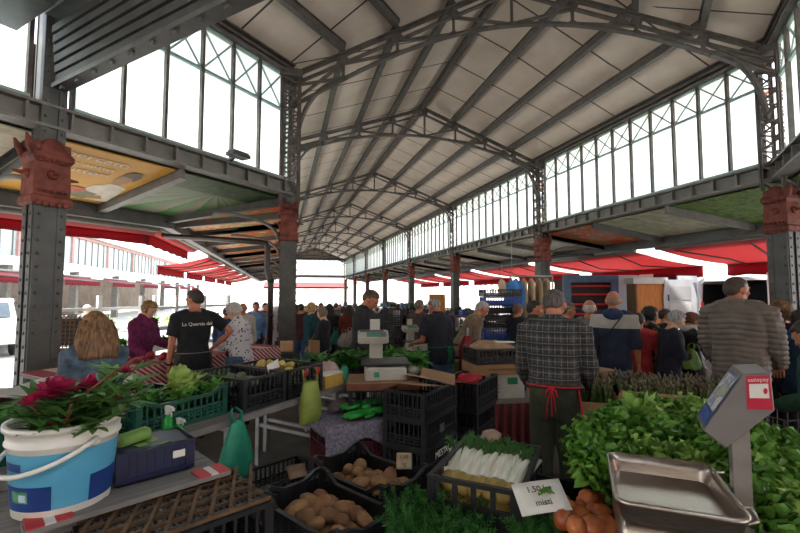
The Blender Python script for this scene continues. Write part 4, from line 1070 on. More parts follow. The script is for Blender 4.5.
mb.loft([rrect(LT+.014,WT+.014,.045,zp-.012), rrect(LT+.004,WT+.004,.04,zp-.016), rrect(LT-.028,WT-.028,.03,zp-.068)], cap=False)
mb.add(rrect(LT-.028,WT-.028,.03,zp-.068), [tuple(reversed(range(28)))])
mb.build('pan', STEEL, t)
for s in (-1,1):
    yy = s*.0
    MB().tube([(LT/2-.005, -.14 if s < 0 else .14, zp), (LT/2+.03, -.12 if s < 0 else .16, zp-.004), (LT/2+.03, -.17 if s < 0 else .18, zp-.02), (LT/2, -.18 if s < 0 else .19, zp-.03)], .006, 6).build('pan_handle', STEEL, t)
mb = MB(); mb.loft([rrect(LT-.03,WT-.04,.02,.0), rrect(LT-.02,WT-.03,.02,.02), rrect(LT-.02,WT-.03,.02,zp-.10), rrect(LT-.05,WT-.06,.02,zp-.075)]); mb.build('base', STEEL, t)
POSTM = M_('scale_post','8c8680','a09a92',12,.4,.6)
# display head: side profile in the plane across the wing, extruded along it
o2 = Matrix.Translation((tc.x,tc.y,.70)) @ Matrix.Rotation(trz,4,'Z'); inv = o2.inverted()
hp = D(742,410,1.40)
def on_side(px, py):
    d = ray(px, py); k = (hp-EYE).dot(D2)/d.dot(D2); return EYE + d*k
HW = .21
side = [on_side(*q) for q in ((744,374),(771,373),(775,411),(726,449),(703,431))]
HEADM = M_('scale_head','6d6662','7a736e',6,.5)
mb = MB(); cen = sum(side, V((0,0,0)))/5
def shr(p, k): return cen+(p-cen)*k
mb.loft([[inv @ (shr(p,k)+D2*o) for p in side] for o,k in ((0,.96),(.006,1),(HW-.006,1),(HW,.96))], sm=False)
hd = mb.build('display_head', HEADM, t)
pl_, pt_ = on_side(744,438), on_side(756,560)
MB().beam(inv @ (V((pl_.x,pl_.y,.70))+D2*.09), inv @ (pl_+D2*.09+V((0,0,.05))), .04, .05).build('post', POSTM, t)
# screen on the slanted face
SCR = palette('scale_screen', [(.3,'5a6a9a'),(.42,'9aa4b4'),(.5,'d0ccc0'),(.58,'7482a8'),(.7,'a8aa7a')], 14)  # screen colours lightened to stand for reflections
e0, e1 = side[4], side[0]; eu = (e1-e0); en_ = D2.cross(eu).normalized()
en_ = en_ if en_.dot(-N2) > 0 else -en_
def scr(u, v, off): return inv @ (e0+eu*u+D2*(HW*v)+en_*off)
MB().add([scr(.06,.06,.002),scr(.94,.06,.002),scr(.94,.94,.002),scr(.06,.94,.002)],[(0,1,2,3)]).build('screen_frame', M_('screen_blue','30446e','3c5484',5,.3), hd)
MB().add([scr(.30,.12,.003),scr(.88,.12,.003),scr(.88,.88,.003),scr(.30,.88,.003)],[(0,1,2,3)]).build('screen', SCR, hd)
MB().add([scr(.10,.12,.003),scr(.25,.12,.003),scr(.25,.88,.003),scr(.10,.88,.003)],[(0,1,2,3)]).build('key_strip', M_('key_blue','24458c','3a62b0',20,.4), hd)
# red payment sticker on the side face
xq, yq = N2, V((0,0,1)); pa_, pb_, pc_2, pd_ = (on_side(745.5,376),on_side(769.5,375),on_side(773,410),on_side(747,409))
mb = MB(); mb.add([inv@(p-D2*.002) for p in (pa_,pb_,pc_2,pd_)],[(0,1,2,3)]); mb.build('red_sticker', M_('sticker_red','b01030','c01838',5,.4), hd)
def stk(u, v, off=.004): return inv@(pa_.lerp(pb_,u).lerp(pd_.lerp(pc_2,u),v)-D2*off)
mb = MB(); mb.add([stk(.12,.24),stk(.9,.24),stk(.9,.66),stk(.12,.66)],[(0,1,2,3)]); mb.build('white_field', PAPER, hd)
ll = (stk(1,0)-stk(0,0)); dd = (stk(0,1)-stk(0,0))
lettering('satispay', .017, PAPER, hd, frame_M(stk(.5,.12,.005), ll, -dd), .0003, name='sticker_word')
mb = MB(); c0 = stk(.76,.45,.006); mb.add([c0+ll*.09*math.cos(2*PI*k/14)+dd*.09*math.sin(2*PI*k/14) for k in range(14)],[tuple(range(14))]); mb.build('red_emblem', MATS['sticker_red'], hd)
# ------------------------------------------------------------------ middle distance: the rows of stalls
# crates on the long trestle table
crate('green crate of leafy vegetables behind the flower bucket', S(-.40,.50), A45, .6, .4, .20, GREENP, 0)
gc = crate('green crate with a huge pale lettuce leaning out', S(.22,.34), A45, .6, .4, .19, GREENP, .03)
b3 = crate('black crate beside the green lettuce crate, above the teal bag', S(.76,.34), A45+PI/2, .6, .40, .22, BLACKP, 0)
b4 = crate('dark crate with yellowish vegetables behind the yellow green bag', S(1.18,.34), A45+PI/2, .6, .40, .22, BLACKP, 0)
b5 = crate('shallow black crate at the rear of the long table behind the green crate', S(.25,.80), A45, .6, .4, .11, BLACKP, 0)
b6 = crate('shallow black crate at the rear of the long table near its end', S(1.0,.86), A45, .6, .3, .11, BLACKP, 0)
# leafy fillings
LEAFY = M_('chard_leaf','1c4a12','447c2a',6,.45,trans=.2); LEAFY2 = M_('chard_leaf_light','2f6a1c','5c9a34',6,.5,trans=.25)
def leafy_mesh(seed, mat, n=70, L=.125, W=.05):
    rg = random.Random(seed); mb = MB()
    for k in range(n):
        a = rg.uniform(0,6.3); el = rg.uniform(-.1,1.2); p = (rg.uniform(-.06,.06),rg.uniform(-.06,.06),rg.uniform(0,.06))
        leaf(mb, p, (math.cos(a)*math.cos(el),math.sin(a)*math.cos(el),math.sin(el)), L*rg.uniform(.6,1.1), W*rg.uniform(.7,1.2), droop=.5, ruf=.006, seed=k, n=5, m=2)
    return mb.mesh('leaves', mat)
GM = [leafy_mesh(i, LEAFY if i in (0,3) else LEAFY2) for i in range(4)]
def greens(label, loc, sc, group, i, name='leafy_bunch', cat='leafy greens', me=None):
    o = bpy.data.objects.new(name, me or GM[i%4]); C.objects.link(o); o.location = loc
    o.rotation_euler = (rnd.uniform(-.3,.3),rnd.uniform(-.3,.3),rnd.uniform(0,6)); o.scale = (sc,)*3
    return tag(o, label, cat, group)
for i in range(6): greens('bunch of dark leafy greens in the green crate behind the flower bucket', S(-.62+.09*i,.42+.14*(i%2),.99), .8, 'greens in the crate behind the bucket', 2)
lp = lettuce_mesh(50, M_('lettuce_romaine','7f9c3c','b8cc78',4,.5,trans=.35), .15, 30, .012, 1.4)
lettuce('huge pale green lettuce leaning out of the green crate', S(.36,.33,1.0), (-.5,-.35,.5), 1.0, None, lp)
for i in range(5): greens('small green lettuce beside the huge pale one in the green crate', S(.02+.12*i,.25+.12*(i%2),.98), .6, 'small greens in the lettuce crate', 2)
ARTI = M_('artichoke','4a5a3a','74806a',12,.6); YEL = M_('yellow_veg','a88a3a','c4a85a',8,.5)
vm = MB().ell((0,0,0),(.045,.04,.05),10,7,jit=.3,seed=2,fr=4).mesh('vegetable', ARTI); vy_ = MB().ell((0,0,0),(.05,.035,.03),10,7,jit=.2,seed=4,fr=3).mesh('vegetable', YEL)
def pile(me, name, label, cat, a0, a1, b0, b1, z, n, group, sc=1.0, seed=0):
    rg = random.Random(seed)
    for k in range(n):
        o = bpy.data.objects.new(name, me); C.objects.link(o); o.location = S(rg.uniform(a0,a1), rg.uniform(b0,b1), z+rg.uniform(-.02,.02)); o.rotation_euler = (rg.uniform(-1,1),rg.uniform(-1,1),rg.uniform(0,6)); o.scale = (sc*rg.uniform(.85,1.1),)*3
        tag(o, label, cat, group)
pile(vm, 'artichoke', 'greyish green artichoke in the rear black crate', 'artichoke', 0,.5,.68,.92, .94, 14, 'artichokes', 1.0, 1)
pile(vy_, 'yellow_squash', 'yellowish squash in the dark crate behind the hanging bag', 'squash', 1.05,1.3,.15,.5, 1.04, 9, 'yellow squashes', 1.0, 2)
pile(vm, 'artichoke', 'greyish green artichoke in the crate above the teal bag', 'artichoke', .66,.86,.15,.5, 1.0, 8, 'artichokes above the teal bag', .9, 3)
card('torn paper scrap stuck at the rim of the crate above the teal bag', S(.98,.20,1.09), D2+V((0,0,.3)), V((0,0,1)), .12, .07, (), None, None, 'paper_scrap', cat='paper')
# hanging carrier bags
def hang_bag(label, top, w, h, mat, yaw, seed, red=False):
    t = thing('carrier_bag', label, 'bag', top, yaw); rg = random.Random(seed)
    rings = []; n = 24
    for j in range(13):
        v = j/12; k = .25+.75*min(1,v*1.6)**.8; k *= 1-.15*max(0,(v-.8)/.2)
        z = -h*v
        rings.append([V((w/2*k*math.cos(2*PI*i/n)*(1+.10*noise.noise(V((i*.9,v*3,seed)))), .05*k*math.sin(2*PI*i/n)*(1+.5*noise.noise(V((i*1.3,v*4,seed+5)))), z+.015*noise.noise(V((i*.8,seed,v))))) for i in range(n)])
    MB().loft(rings).build('bag', mat, t)
    for s in (-1,1): MB().tube([(s*w*.12,0,-.01),(s*w*.16,.01,.04),(s*w*.05,.03,.07)], [.018,.014,.008], 6, flat=.5).build('handle', mat, t)
    if red:
        for s in (-1,1): MB().tube([(s*w*.42,.0,.02),(s*w*.40,.0,.07)], .008, 6).build('red_clip', REDT, t)
hang_bag('teal plastic bag knotted and hanging from the long table edge', S(.43,-.06,.86), .25, .36, BAGT, A45, 1)
tb = thing('carrier_bag', 'yellow green plastic bag hung open from red clips on the table edge', 'bag', S(1.10,-.07,.98), A45); tb.scale = (.85,.85,.85)
MB().loft([[V((x*(.095+.004*k), y*(.03+.012*k*(1 if k < 5 else (9-k)/4)), -.043*k)) for x,y in [(math.cos(2*PI*i/20)*(1+.06*noise.noise(V((i,k*.5,2)))), math.sin(2*PI*i/20)) for i in range(20)]] for k in range(9)], cap=False).build('bag', BAGY, tb)
MB().sheet(4,2,lambda u,v: V((-.11+.22*u,.0,-.345-.02*v)), .01).build('bag_bottom', BAGY, tb)
for s in (-1,1):
    MB().tube([(s*.08,0,0),(s*.09,0,.06),(s*.08,.02,.11)], [.02,.014,.01], 6, flat=.4).build('handle', BAGY, tb)
    MB().tube([(s*.09,-.01,.05),(s*.095,-.02,.11)], .008, 6).build('red_clip', REDT, tb); MB().tube([(s*.06,-.01,.06),(s*.065,-.02,.12)], .008, 6).build('red_clip', REDT, tb)
t = thing('yellow_box', 'yellow cardboard box with crumpled paper at the end of the long table', 'box', S(1.56,.12,.85), A45)
MB().box((0,0,.05),(.30,.16,.10)).build('box', M_('yellow_card','b08a34','c8a24c',5,.7), t); MB().box((0,0,.103),(.28,.14,.01)).build('white_top', PAPER, t)
t = thing('paper_sack', 'crumpled pale paper sack behind the yellow box', 'bag', S(1.66,.22,.85)); MB().ell((0,0,.09),(.1,.07,.09),14,10,jit=.45,seed=8,fr=4).build('crumpled_paper', M_('pink_paper','a89088','c4aca4',9,.9), t)
t = thing('teal_bag', 'little teal plastic bag at the very end of the long table', 'bag', S(1.69,.05,.85)); MB().ell((0,0,.07),(.04,.04,.08),10,8,jit=.5,seed=9,fr=4).build('crumpled_bag', BAGT, t)
# rear row of leafy greens
table('rear trestle table with the rows of dark leafy greens', S(2.50,.75,0), A45, 1.5, 1.0, .73, DARKW, 3)
for i, (a_, b_, lb) in enumerate([(1.97,.62,'nearest'),(2.39,.62,'middle'),(2.81,.62,'farthest')]):
    crate('low dark crate of leafy greens on the rear table, %s of the row' % lb, S(a_,b_,.735), A45+PI/2, .6,.40,.14, BLACKP, 0, 'solid')
    for k in range(9): greens('bunch of dark chard heaped on the rear table, %s crate' % lb, S(a_-.13+.13*(k%3), b_-.2+.2*(k//3), .86+.04*rnd.random()), .9, 'chard bunches in the %s crate' % lb, k%2*3)
for k in range(9): greens('bunch of curly greens behind the dark crate at the table end', S(.80+.10*(k%5), .78+.12*(k//5), .92), .5, 'curly greens at the rear of the long table', k)
card('cardboard sign leaning at the back of the leafy greens', S(2.0,1.05,1.08), RGT, V((0,0,1)), .14,.12, (), None, CARD, 'cardboard_sign', cat='sign')
# striped stall
STR = stripes('red_white_stripes','8c2430','c8a8a0',.036,tuple((D2+V((0,0,.9))).normalized()),.55)
STRH = stripes('red_white_stripes_level','8c2430','c8a8a0',.028,(.06,0,1.0),.55)
st = thing('striped_stall', 'long stall table covered by a red and white striped cloth', 'table', S(1.95,2.88,0), A45)
L, Wd, z = 2.9, .66, .84
MB().box((0,0,z-.02),(L,Wd,.04)).build('table_top', PLANK, st)
def cloth(u, v): return V((-L/2-.01+(L+.02)*u, -Wd/2-.012-.02*math.sin(u*26)*v, z+.006-(z-.08)*v))
MB().sheet(60, 8, cloth, .004).build('front_cloth', STR, st)
MB().box((0,0,z+.004),(L+.02,Wd+.02,.008)).build('top_cloth', STRH, st)
MB().sheet(14, 8, lambda u, v: V((L/2+.012+.02*math.sin(u*14)*v, -Wd/2+Wd*u, z+.006-(z-.08)*v)), .004).build('end_cloth', STRH, st)
for x in (-1.3,0,1.3):
    for s in (-1,1): MB().box((x,s*.26,.4),(.05,.05,.8)).build('leg', METAL, st)
rg = random.Random(12)
REDV = M_('red_veg','7a1420','a8283a',7,.5); WHV = M_('white_veg','b8a8a0','d4c8be',7,.6)
rm_ = MB().ell((0,0,0),(.05,.045,.042),10,7,jit=.15,seed=3).mesh('vegetable', REDV); wm_ = MB().ell((0,0,0),(.05,.045,.042),10,7,jit=.15,seed=5).mesh('vegetable', WHV)
for k in range(26): 
    o = bpy.data.objects.new('radicchio', rm_ if k%4 else wm_); C.objects.link(o); o.location = S(.75+1.3*rg.random(), 2.68+.4*rg.random(), .89); o.rotation_euler = (rg.random()*3,rg.random()*3,0)
    tag(o, 'round red radicchio on the striped stall before the woman in magenta' if k%4 else 'round pale onion on the striped stall before the woman in magenta', 'vegetable', 'radicchio heads on the striped stall' if k%4 else 'pale onions on the striped stall')
t = thing('sack', 'white sack printed with a red patch on the far end of the striped stall', 'sack', S(2.95,2.9,.85)); MB().ell((0,0,.1),(.2,.14,.13),16,10,jit=.3,seed=1,fr=3).build('sack_cloth', WHITEW, t); MB().ell((.05,-.1,.1),(.08,.06,.05),10,6).build('red_patch', REDT, t)
# electronic scale in the middle
def counter_scale(label, loc, rz, s=1.0, base=True):
    t = thing('counter_scale', label, 'scale', loc, rz); t.scale = (s,)*3
    SW = M_('scale_white','a09a8e','b2aca0',6,.45); KEY = M_('scale_keys','4a5a5c','6a7a7c',60,.5)
    z = 0
    if base:
        MB().loft([rrect(.36,.34,.03,0),rrect(.36,.34,.03,.09),rrect(.34,.32,.03,.11)], sm=False).build('base', SW, t)
        MB().loft([rrect(.40,.36,.02,.125),rrect(.42,.38,.02,.135),rrect(.42,.38,.02,.145)], sm=False).build('weighing_plate', M_('dark_steel','3a3836','4a4846',9,.4,.6), t)
        MB().box((-.08,-.172,.05),(.045,.006,.045)).build('green_mark', M_('mark_green','1a7a5a','2a8a6a',5,.5), t)
    MB().box((-.07,.16,.18),(.12,.06,.36)).build('column', SW, t)
    T = Matrix.Translation((0.02,.12,.40)) @ Matrix.Rotation(R(28),4,'X')
    T2_ = Matrix.Translation((-.10,.10,.345)) @ Matrix.Rotation(R(24),4,'X')
    mb = MB(); mb.loft([[T2_ @ V(p) for p in rrect(.28,.15,.03,zz)] for zz in (-.03,-.02,.02,.03)], sm=False); h = mb.build('console', SW, t)
    MB().add([T2_ @ V(p) for p in ((-.06,-.06,.032),(.12,-.06,.032),(.12,.03,.032),(-.06,.03,.032))],[(0,1,2,3)]).build('keypad', KEY, h)
    MB().add([T2_ @ V(p) for p in ((-.12,.036,.032),(.10,.036,.032),(.10,.066,.032),(-.12,.066,.032))],[(0,1,2,3)]).build('display', M_('display_dark','283038','343c44',9,.3), h)
    MB().add([T2_ @ V(p) for p in ((-.03,-.055,.033),(.05,-.055,.033),(.05,-.01,.033),(-.03,-.01,.033))],[(0,1,2,3)]).build('green_keys', M_('keys_green','1e7a58','2e8a68',50,.5), h)
    MB().box((-.08,.17,.44),(.09,.03,.12)).build('rear_display', SW, t)
    return t
sc_ = G(386,384,.85); sc_ = V((sc_.x,sc_.y,0)); srz = -YAW+R(6)
crate('black crate standing on end under the wooden board and white scale', sc_+V((-.02,.05,.545)), srz, .6, .4, .29, BLACKP)
crate('bottom black crate at ground level beneath the white scale', sc_+V((-.03,.04,.40)), srz+.05, .6, .4, .14, BLACKP)
crate('lower black crate beneath the white scale\'s stand', sc_+V((-.02,.05,.11)), srz, .6, .4, .285, BLACKP)
t = thing('wooden_tray', 'brown wooden fruit tray lying under the white counter scale', 'tray', sc_+V((-.03,.03,.84)), srz); MB().box((0,0,.03),(.62,.42,.06)).build('tray', CARD, t); MB().box((0,-.212,.03),(.62,.006,.05)).build('front_slat', M_('red_wood','6a3a26','7c4a34',8,.7), t)
counter_scale('white counter scale with console on a column before the man in dark sweater', sc_+V((.0,.05,.905)), srz)
# stack of three black crates, cardboard in the topmost
q3 = [G(383,390,.88), G(420,395,.88), G(456,380,.88)]; cc = (q3[0]+q3[2])/2
for k, nm in enumerate(['bottom black crate of the tall stack beside the grey knitted cloth','lettered second black crate of the tall stack beside the grey knitted cloth','third black crate of the tall stack beside the grey knitted cloth','topmost black crate of the tall stack, holding cardboard']):
    ck = crate(nm, V((cc.x,cc.y,.01+.217*k)), rz_of(47)+R((0,-1,1,0)[k]), .6, .38, .215, BLACKP)
    if k == 1: lettering('MESTROI 2)', .075, PAPER, ck, frame_M((.06,-.198,.145), (1,0,0), (0,0,1)), .001)
    if k == 2: MB().box((-.02,-.196,.12),(.08,.003,.06)).build('faded_label', M_('faded_label','4a4c50','5c5e62',6,.7), ck)
for k, (dx_, dy_, tl, w_, nm) in enumerate([(-.1,.0,.35,.34,'flattened cardboard sheet sticking out of the topmost crate'),(.10,.03,.5,.30,'pinkish cardboard sheet lying in the topmost crate'),(.2,-.04,-.45,.22,'cardboard flap propped against the topmost crate\'s rim')]):
    t = thing('cardboard_sheet', nm, 'cardboard', V((cc.x,cc.y,.855)) + U2(47)*dx_ + U2(137)*dy_*-1, rz_of(47)); t.rotation_euler = (.1*k, tl*.5, rz_of(47)+.2*k)
    MB().box((0,0,.05+.012*k),(w_,.3,.006)).build('sheet', CARD if k != 1 else M_('pink_card','b09a90','c8b2a8',5,.8), t)
c4 = D(469,400,4.35)
for k in range(3):
    crate('black crate behind the tall stack, %s of three' % ['lowest','middle','topmost'][k], V((c4.x,c4.y,.01+.27*k)), rz_of(47), .6, .4, .265, BLACKP)
t = thing('red_bag', 'bright red plastic bag in the crate behind the tall stack', 'bag', V((c4.x,c4.y,.72))); MB().ell((0,0,.07),(.13,.09,.06),12,9,jit=.5,seed=6,fr=4).build('crumpled_bag', M_('red_plastic_bag','a81420','c82430',6,.5), t)
# grey knitted cloth over red crates with gloves
KNIT = M_('grey_knit','6c6470','9a92a0',40,.95,0,.3)
kc = G(351,415,.62); kc = V((kc.x,kc.y,0)); krz = rz_of(75)
crate('dark red crate under the grey knitted cloth, upper one', kc+V((0,0,.307)), krz, .58, .42, .30, REDPL); crate('dark red crate under the grey knitted cloth, lower one', kc+V((0,0,.005)), krz, .58, .42, .30, REDPL)
def drape(u, v):
    x = -.36+.72*u; y = -.34+.6*v
    ov = max(0,abs(x)-.30)+max(0,-y-.21)+max(0,y-.21)
    return V((max(-.31,min(.31,x)), max(-.228,min(.228,y)), .615-ov*1.4*(1+.3*math.sin(u*9))+.006*noise.noise(V((x*14,y*14,1)))))
t = thing('knitted_cloth', 'grey knitted cloth spread over the dark red crates', 'cloth', kc, krz); MB().sheet(40, 30, drape, .006).build('cloth', KNIT, t)
t = thing('scarf', 'bunched grey brown scarf on the knitted cloth', 'scarf', kc+U2(75)*-.05+U2(-15)*.13+V((0,0,.625)), krz); MB().ell((0,0,.05),(.11,.07,.055),16,10,jit=.6,seed=4,fr=5).build('bunched_cloth', M_('brown_knit','5c504e','786a66',30,.95,0,.3), t)
GLV = M_('green_glove','1f8c2c','34ac42',6,.5)
t = thing('rubber_gloves', 'bright green rubber gloves lying on the grey knitted cloth', 'gloves', kc+U2(75)*.08+U2(-15)*-.02+V((0,0,.645)), krz); t.scale = (1.25,1.2,1.2)
for s in (0,1):
    mb = MB(); ox = .03*s; oy = -.10+.12*s; zz = .02+.03*s
    mb.tube([(.22+ox,oy+.02,zz),(.08+ox,oy,zz),(-.02+ox,oy-.01,zz)], [.055,.048,.05], 12, flat=.45)
    for k in range(4): mb.tube([(-.02+ox,oy-.04+.025*k,zz),(-.10+ox,oy-.055+.03*k,zz-.004),(-.15+ox-.02*(k in (1,2)),oy-.06+.032*k,zz-.01)], [.016,.014,.010], 8)
    mb.tube([(.03+ox,oy-.04,zz),(-.02+ox,oy-.095,zz),(-.06+ox,oy-.11,zz)], [.018,.014,.01], 8)
    mb.build('glove', GLV, t)
t = thing('red_tool', 'red handled tool lying behind the green gloves', 'tool', kc+U2(75)*.10+U2(-15)*.16+V((0,0,.63)), krz+.5); MB().tube([(-.1,0,.015),(.08,0,.02)], [.012,.016], 8).build('handle', REDT, t); MB().box((-.14,0,.015),(.1,.03,.006)).build('blade', STEEL, t)
cf_ = G(283,470,0.0); crate('empty black crate on the ground under the long table', V((.02,3.75,0)), rz_of(60), .6, .4, .2, BLACKP, 0)
# pile to the right of the stack: red skirted table, boxes, crate with brown sack
c5 = D(497,400,4.75); c5 = V((c5.x,c5.y,0)); r5 = -YAW+R(8)
SKIRT = stripes('dark_red_skirt','3a0c12','6a1a22',.09,(1,0,0),.5)
t = thing('skirted_table', 'low table with dark red striped skirt under the boxes', 'table', c5, r5)
MB().box((0,0,.53),(.75,.6,.04)).build('table_top', PLANK, t); MB().sheet(50, 4, lambda u, v: V((-.37+.74*u,-.31-.02*math.sin(u*50)*v,.53-.5*v)), .004).build('skirt', SKIRT, t)
for x in (-.33,.33):
    for y in (-.25,.25): MB().box((x,y,.255),(.04,.04,.51)).build('leg', METAL, t)
t = thing('box', 'white cardboard box with green label on the skirted table', 'box', c5+V((.02,-.02,.55)), r5); MB().box((0,0,.12),(.42,.34,.24)).build('carton', M_('white_carton','a8a49c','bcb8b0',5,.8), t); MB().box((.08,-.172,.18),(.11,.004,.07)).build('green_label', M_('label_green','1a6a48','247a56',5,.6), t)
for k in range(3): MB().box((-.12,-.172,.07+.035*k),(.12,.003,.012)).build('printed_line', M_('print_grey','6c6a66','7a7874',5,.8), t)
t = thing('box', 'flat brown cardboard box above the white carton', 'box', c5+V((-.02,0,.795)), r5); MB().box((0,0,.055),(.62,.42,.11)).build('carton', CARD, t); MB().box((0,-.212,.06),(.3,.003,.02)).build('tape', M_('tape_brown','6a4a2c','7a5a3c',5,.4), t)
crate('black crate holding a brown sack, on top of the cardboard boxes', c5+V((-.02,0,.908)), r5+.1, .6, .4, .16, BLACKP)
t = thing('sack', 'crumpled brown paper sack lying in the raised black crate', 'sack', c5+V((-.05,0,1.0)), r5); MB().ell((0,0,.06),(.24,.15,.07),18,12,jit=.35,seed=11,fr=3).build('crumpled_paper', M_('sack_brown','84644a','a4866a',8,.85), t); MB().box((.12,-.05,.12),(.2,.1,.01)).build('white_sheet', PAPER, t)
# leafy table in the centre
c6 = D(388,352,5.0); c6 = V((c6.x,c6.y,0)); table('centre table heaped with herbs and salad behind the white scale', c6, rz_of(60), .8, .7, .72, DARKW, 2)
for k in range(20): greens('bunch of salad greens heaped on the centre table', c6+V((rnd.uniform(-.30,.30),rnd.uniform(-.28,.28),.78+.10*rnd.random())), 1.1, 'salad on the centre table', k)
for k in range(8): 
    o = bpy.data.objects.new('cauliflower', wm_); C.objects.link(o); o.location = c6+V((rnd.uniform(-.28,.3),rnd.uniform(-.33,-.1),.81)); o.scale = (1.2,)*3; tag(o, 'pale cauliflower among the salad on the centre table', 'cauliflower', 'cauliflowers on the centre table')
# second scale and black crate wall further back
c7 = D(417,330,6.6); c7 = V((c7.x,c7.y,0)); table('small table under the farther white scale', c7, -YAW, .6,.5,.8, DARKW, 2); counter_scale('farther white counter scale beside the man in navy polo', c7+V((0,-.05,.80)), -YAW+.4, .9)
for cx in range(2):
    for k in range(5):
        p = D(392+22*cx,330,8.2); crate('black crate in the wall of crates behind the white scales, %s column, %s from below' % (['near','far'][cx], ORD[k]), V((p.x,p.y,.01+.27*k)), -YAW+R(10*cx), .40, .6, .265, BLACKP, group='wall of stacked black crates')
# tall rack of blue and black crates
c8 = D(500,330,7.2); c8 = V((c8.x,c8.y,0)); table('table under the tall pile of blue and black crates', c8+V((.15,-.2,0)), -YAW, 1.2, .8, .74, DARKW, 2)
for k in range(2): crate('blue crate at the foot of the tall pile, %s' % ['lower','upper'][k], c8+V((0,0,.745+.17*k)), -YAW, .62, .42, .165, BLUEPL)
for k in range(5): crate('shallow %s crate in the tall pile behind the plaid shirted man, %s from top' % ('blue' if k == 3 else 'black', ORD[4-k]), c8+V((.01*(k%2),0,1.09+.125*k)), -YAW+R(2*(k%3)), .62, .42, .12, BLUEPL if k == 3 else BLACKP)
for k in range(7):
    o = bpy.data.objects.new('parcel', MB().box((0,0,.03),(.16,.12,.06)).mesh('parcel', [PAPER,CARD,REDT,LNAVY][k%4])); C.objects.link(o); o.location = D(486+7*k, 349, 6.7)*1; o.location.z = .745; o.rotation_euler = (0,0,k)
    tag(o, ['white','brown','red','dark blue'][k%4]+' packet lying before the blue crates'+('' if k < 4 else ', farther along'), 'packet')
# pots and red bundle
def pot(label, p, r, h, col, plant=True, sc=.8):
    t = thing('potted_plant', label, 'plant', p); MB().lathe([(r*.75,0),(r,h*.9),(r*1.06,h*.9),(r*1.06,h),(r*.9,h)], 16).build('pot', col, t)
    if plant:
        o = bpy.data.objects.new('foliage', GM[2]); C.objects.link(o); o.parent = t; o.location = (0,0,h); o.scale = (sc,)*3
REDB = M_('red_pot','9a141c','b8242c',5,.4)
c9 = D(458,345,6.6); table('table with potted herbs beside the man in navy polo', V((c9.x,c9.y,0)), -YAW, 1.0,.6,.8, DARKW, 2)
for i, (px, lb, m_) in enumerate([(452,'red potted herb next to the man in navy polo',REDB),(460,'white potted herb between red pot and blue box',OFFW),(468,'dark potted herb nearest the tan shirted man',BLACKP)]):
    p = D(px,345,6.6+.1*i); pot(lb, V((p.x,p.y,.80)), .09,.16, m_, True, 1.1)
t = thing('box', 'small blue plastic box below the potted herbs', 'box', D(455,348,6.3)*1, -YAW); t.location.z = .802; MB().box((0,0,.06),(.3,.2,.12)).build('box', LNAVY, t)
p = D(468,370,5.6)
t = thing('folded_parasol', 'folded bright red parasol standing beside the herb table', 'parasol', V((p.x,p.y,0)))
MB().loft([[V((r_*(1+.25*math.cos(5*a_))*math.cos(a_), r_*(1+.25*math.cos(5*a_))*math.sin(a_), z)) for a_ in [2*PI*k/30 for k in range(30)]] for r_, z in ((.05,.2),(.11,.25),(.105,.6),(.09,.95),(.04,1.1))]).build('folded_cloth', M_('parasol_red','701018','8a1822',6,.6), t); MB().tube([(0,0,0),(0,0,1.2)], .016, 8).build('pole', METAL, t)
t = thing('box', 'lime green box in front of the red parasol', 'box', D(459,351,5.9)*1, -YAW); t.location.z = .55; MB().box((0,0,.13),(.3,.2,.12)).build('box', BAGG, t); MB().box((0,0,.035),(.28,.18,.07)).build('lower_box', CARD, t)
table('stool under the lime green box', V((t.location.x,t.location.y,0)), -YAW, .34,.3,.549, DARKW, 2, name='stool')
# asparagus stand beyond the lettuces
ASP = M_('asparagus','34461c','66783a',10,.5); ASPT = M_('asparagus_tip','4a4a34','74644a',14,.6)
def asp_mesh(seed):
    rg = random.Random(seed); a, b_ = MB(), MB()
    for k in range(20):
        x, y = rg.uniform(-.05,.05), rg.uniform(-.04,.04); tx, ty = x*1.5+rg.uniform(-.03,.03), y*1.5+rg.uniform(-.03,.03); h = rg.uniform(.18,.27)
        a.tube([(x,y,0),(tx*.6+x*.4,ty*.6+y*.4,h*.6),(tx,ty,h*.86)], [.007,.0065,.006], 5)
        a.tube([(tx,ty,h*.85),(tx*1.05,ty*1.05,h*.93),(tx*1.1,ty*1.1,h)], [.007,.008,.002], 5, mi=1)
    return (a.mesh('stalks', [ASP,ASPT]),)
AM = [asp_mesh(i) for i in range(4)]
ca = D(645,398,3.35); ca = V((ca.x,ca.y,0)); ra = rz_of(125)
table('stand of asparagus boxes beyond the lettuce heap', ca, ra, 1.3, .8, .74, DARKW, 2)
for i in range(3):
    t = thing('wooden_tray', 'shallow wooden tray of asparagus, %s beyond the lettuces' % ['first','second','third'][i], 'tray', ca+U2(125)*(-.42+.42*i)+V((0,0,.742)), ra)
    MB().box((0,0,.01),(.4,.6,.02)).build('bottom', CARD, t)
    for s in (-1,1): MB().box((s*.2,0,.06),(.012,.6,.10)).build('side_board', CARD, t); MB().box((0,s*.3,.06),(.4,.012,.10)).build('end_board', CARD, t)
    for k in range(12):
        p = V((-.13+.13*(k%3), -.2+.135*(k//3), .02))
        r_ = thing('asparagus_bundle', 'upright bundle of green asparagus in the %s wooden tray' % ['first','second','third'][i], 'asparagus', t.location + Matrix.Rotation(ra,3,'Z') @ p, rnd.uniform(0,6), 'asparagus in the %s tray' % ['first','second','third'][i])
        for nm, me in zip(('stalks',), AM[k%4]):
            o = bpy.data.objects.new(nm, me); C.objects.link(o); o.parent = r_
t = thing('cardboard_strip', 'strip of cardboard edging between asparagus and lettuces', 'cardboard', D(655,398,2.95)*1, rz_of(100)); MB().box((0,0,0),(.5,.04,.08)).build('strip', CARD, t); t.location.z = .93; t.rotation_euler = (.3,.1,rz_of(100))
c10 = D(588,395,3.75)
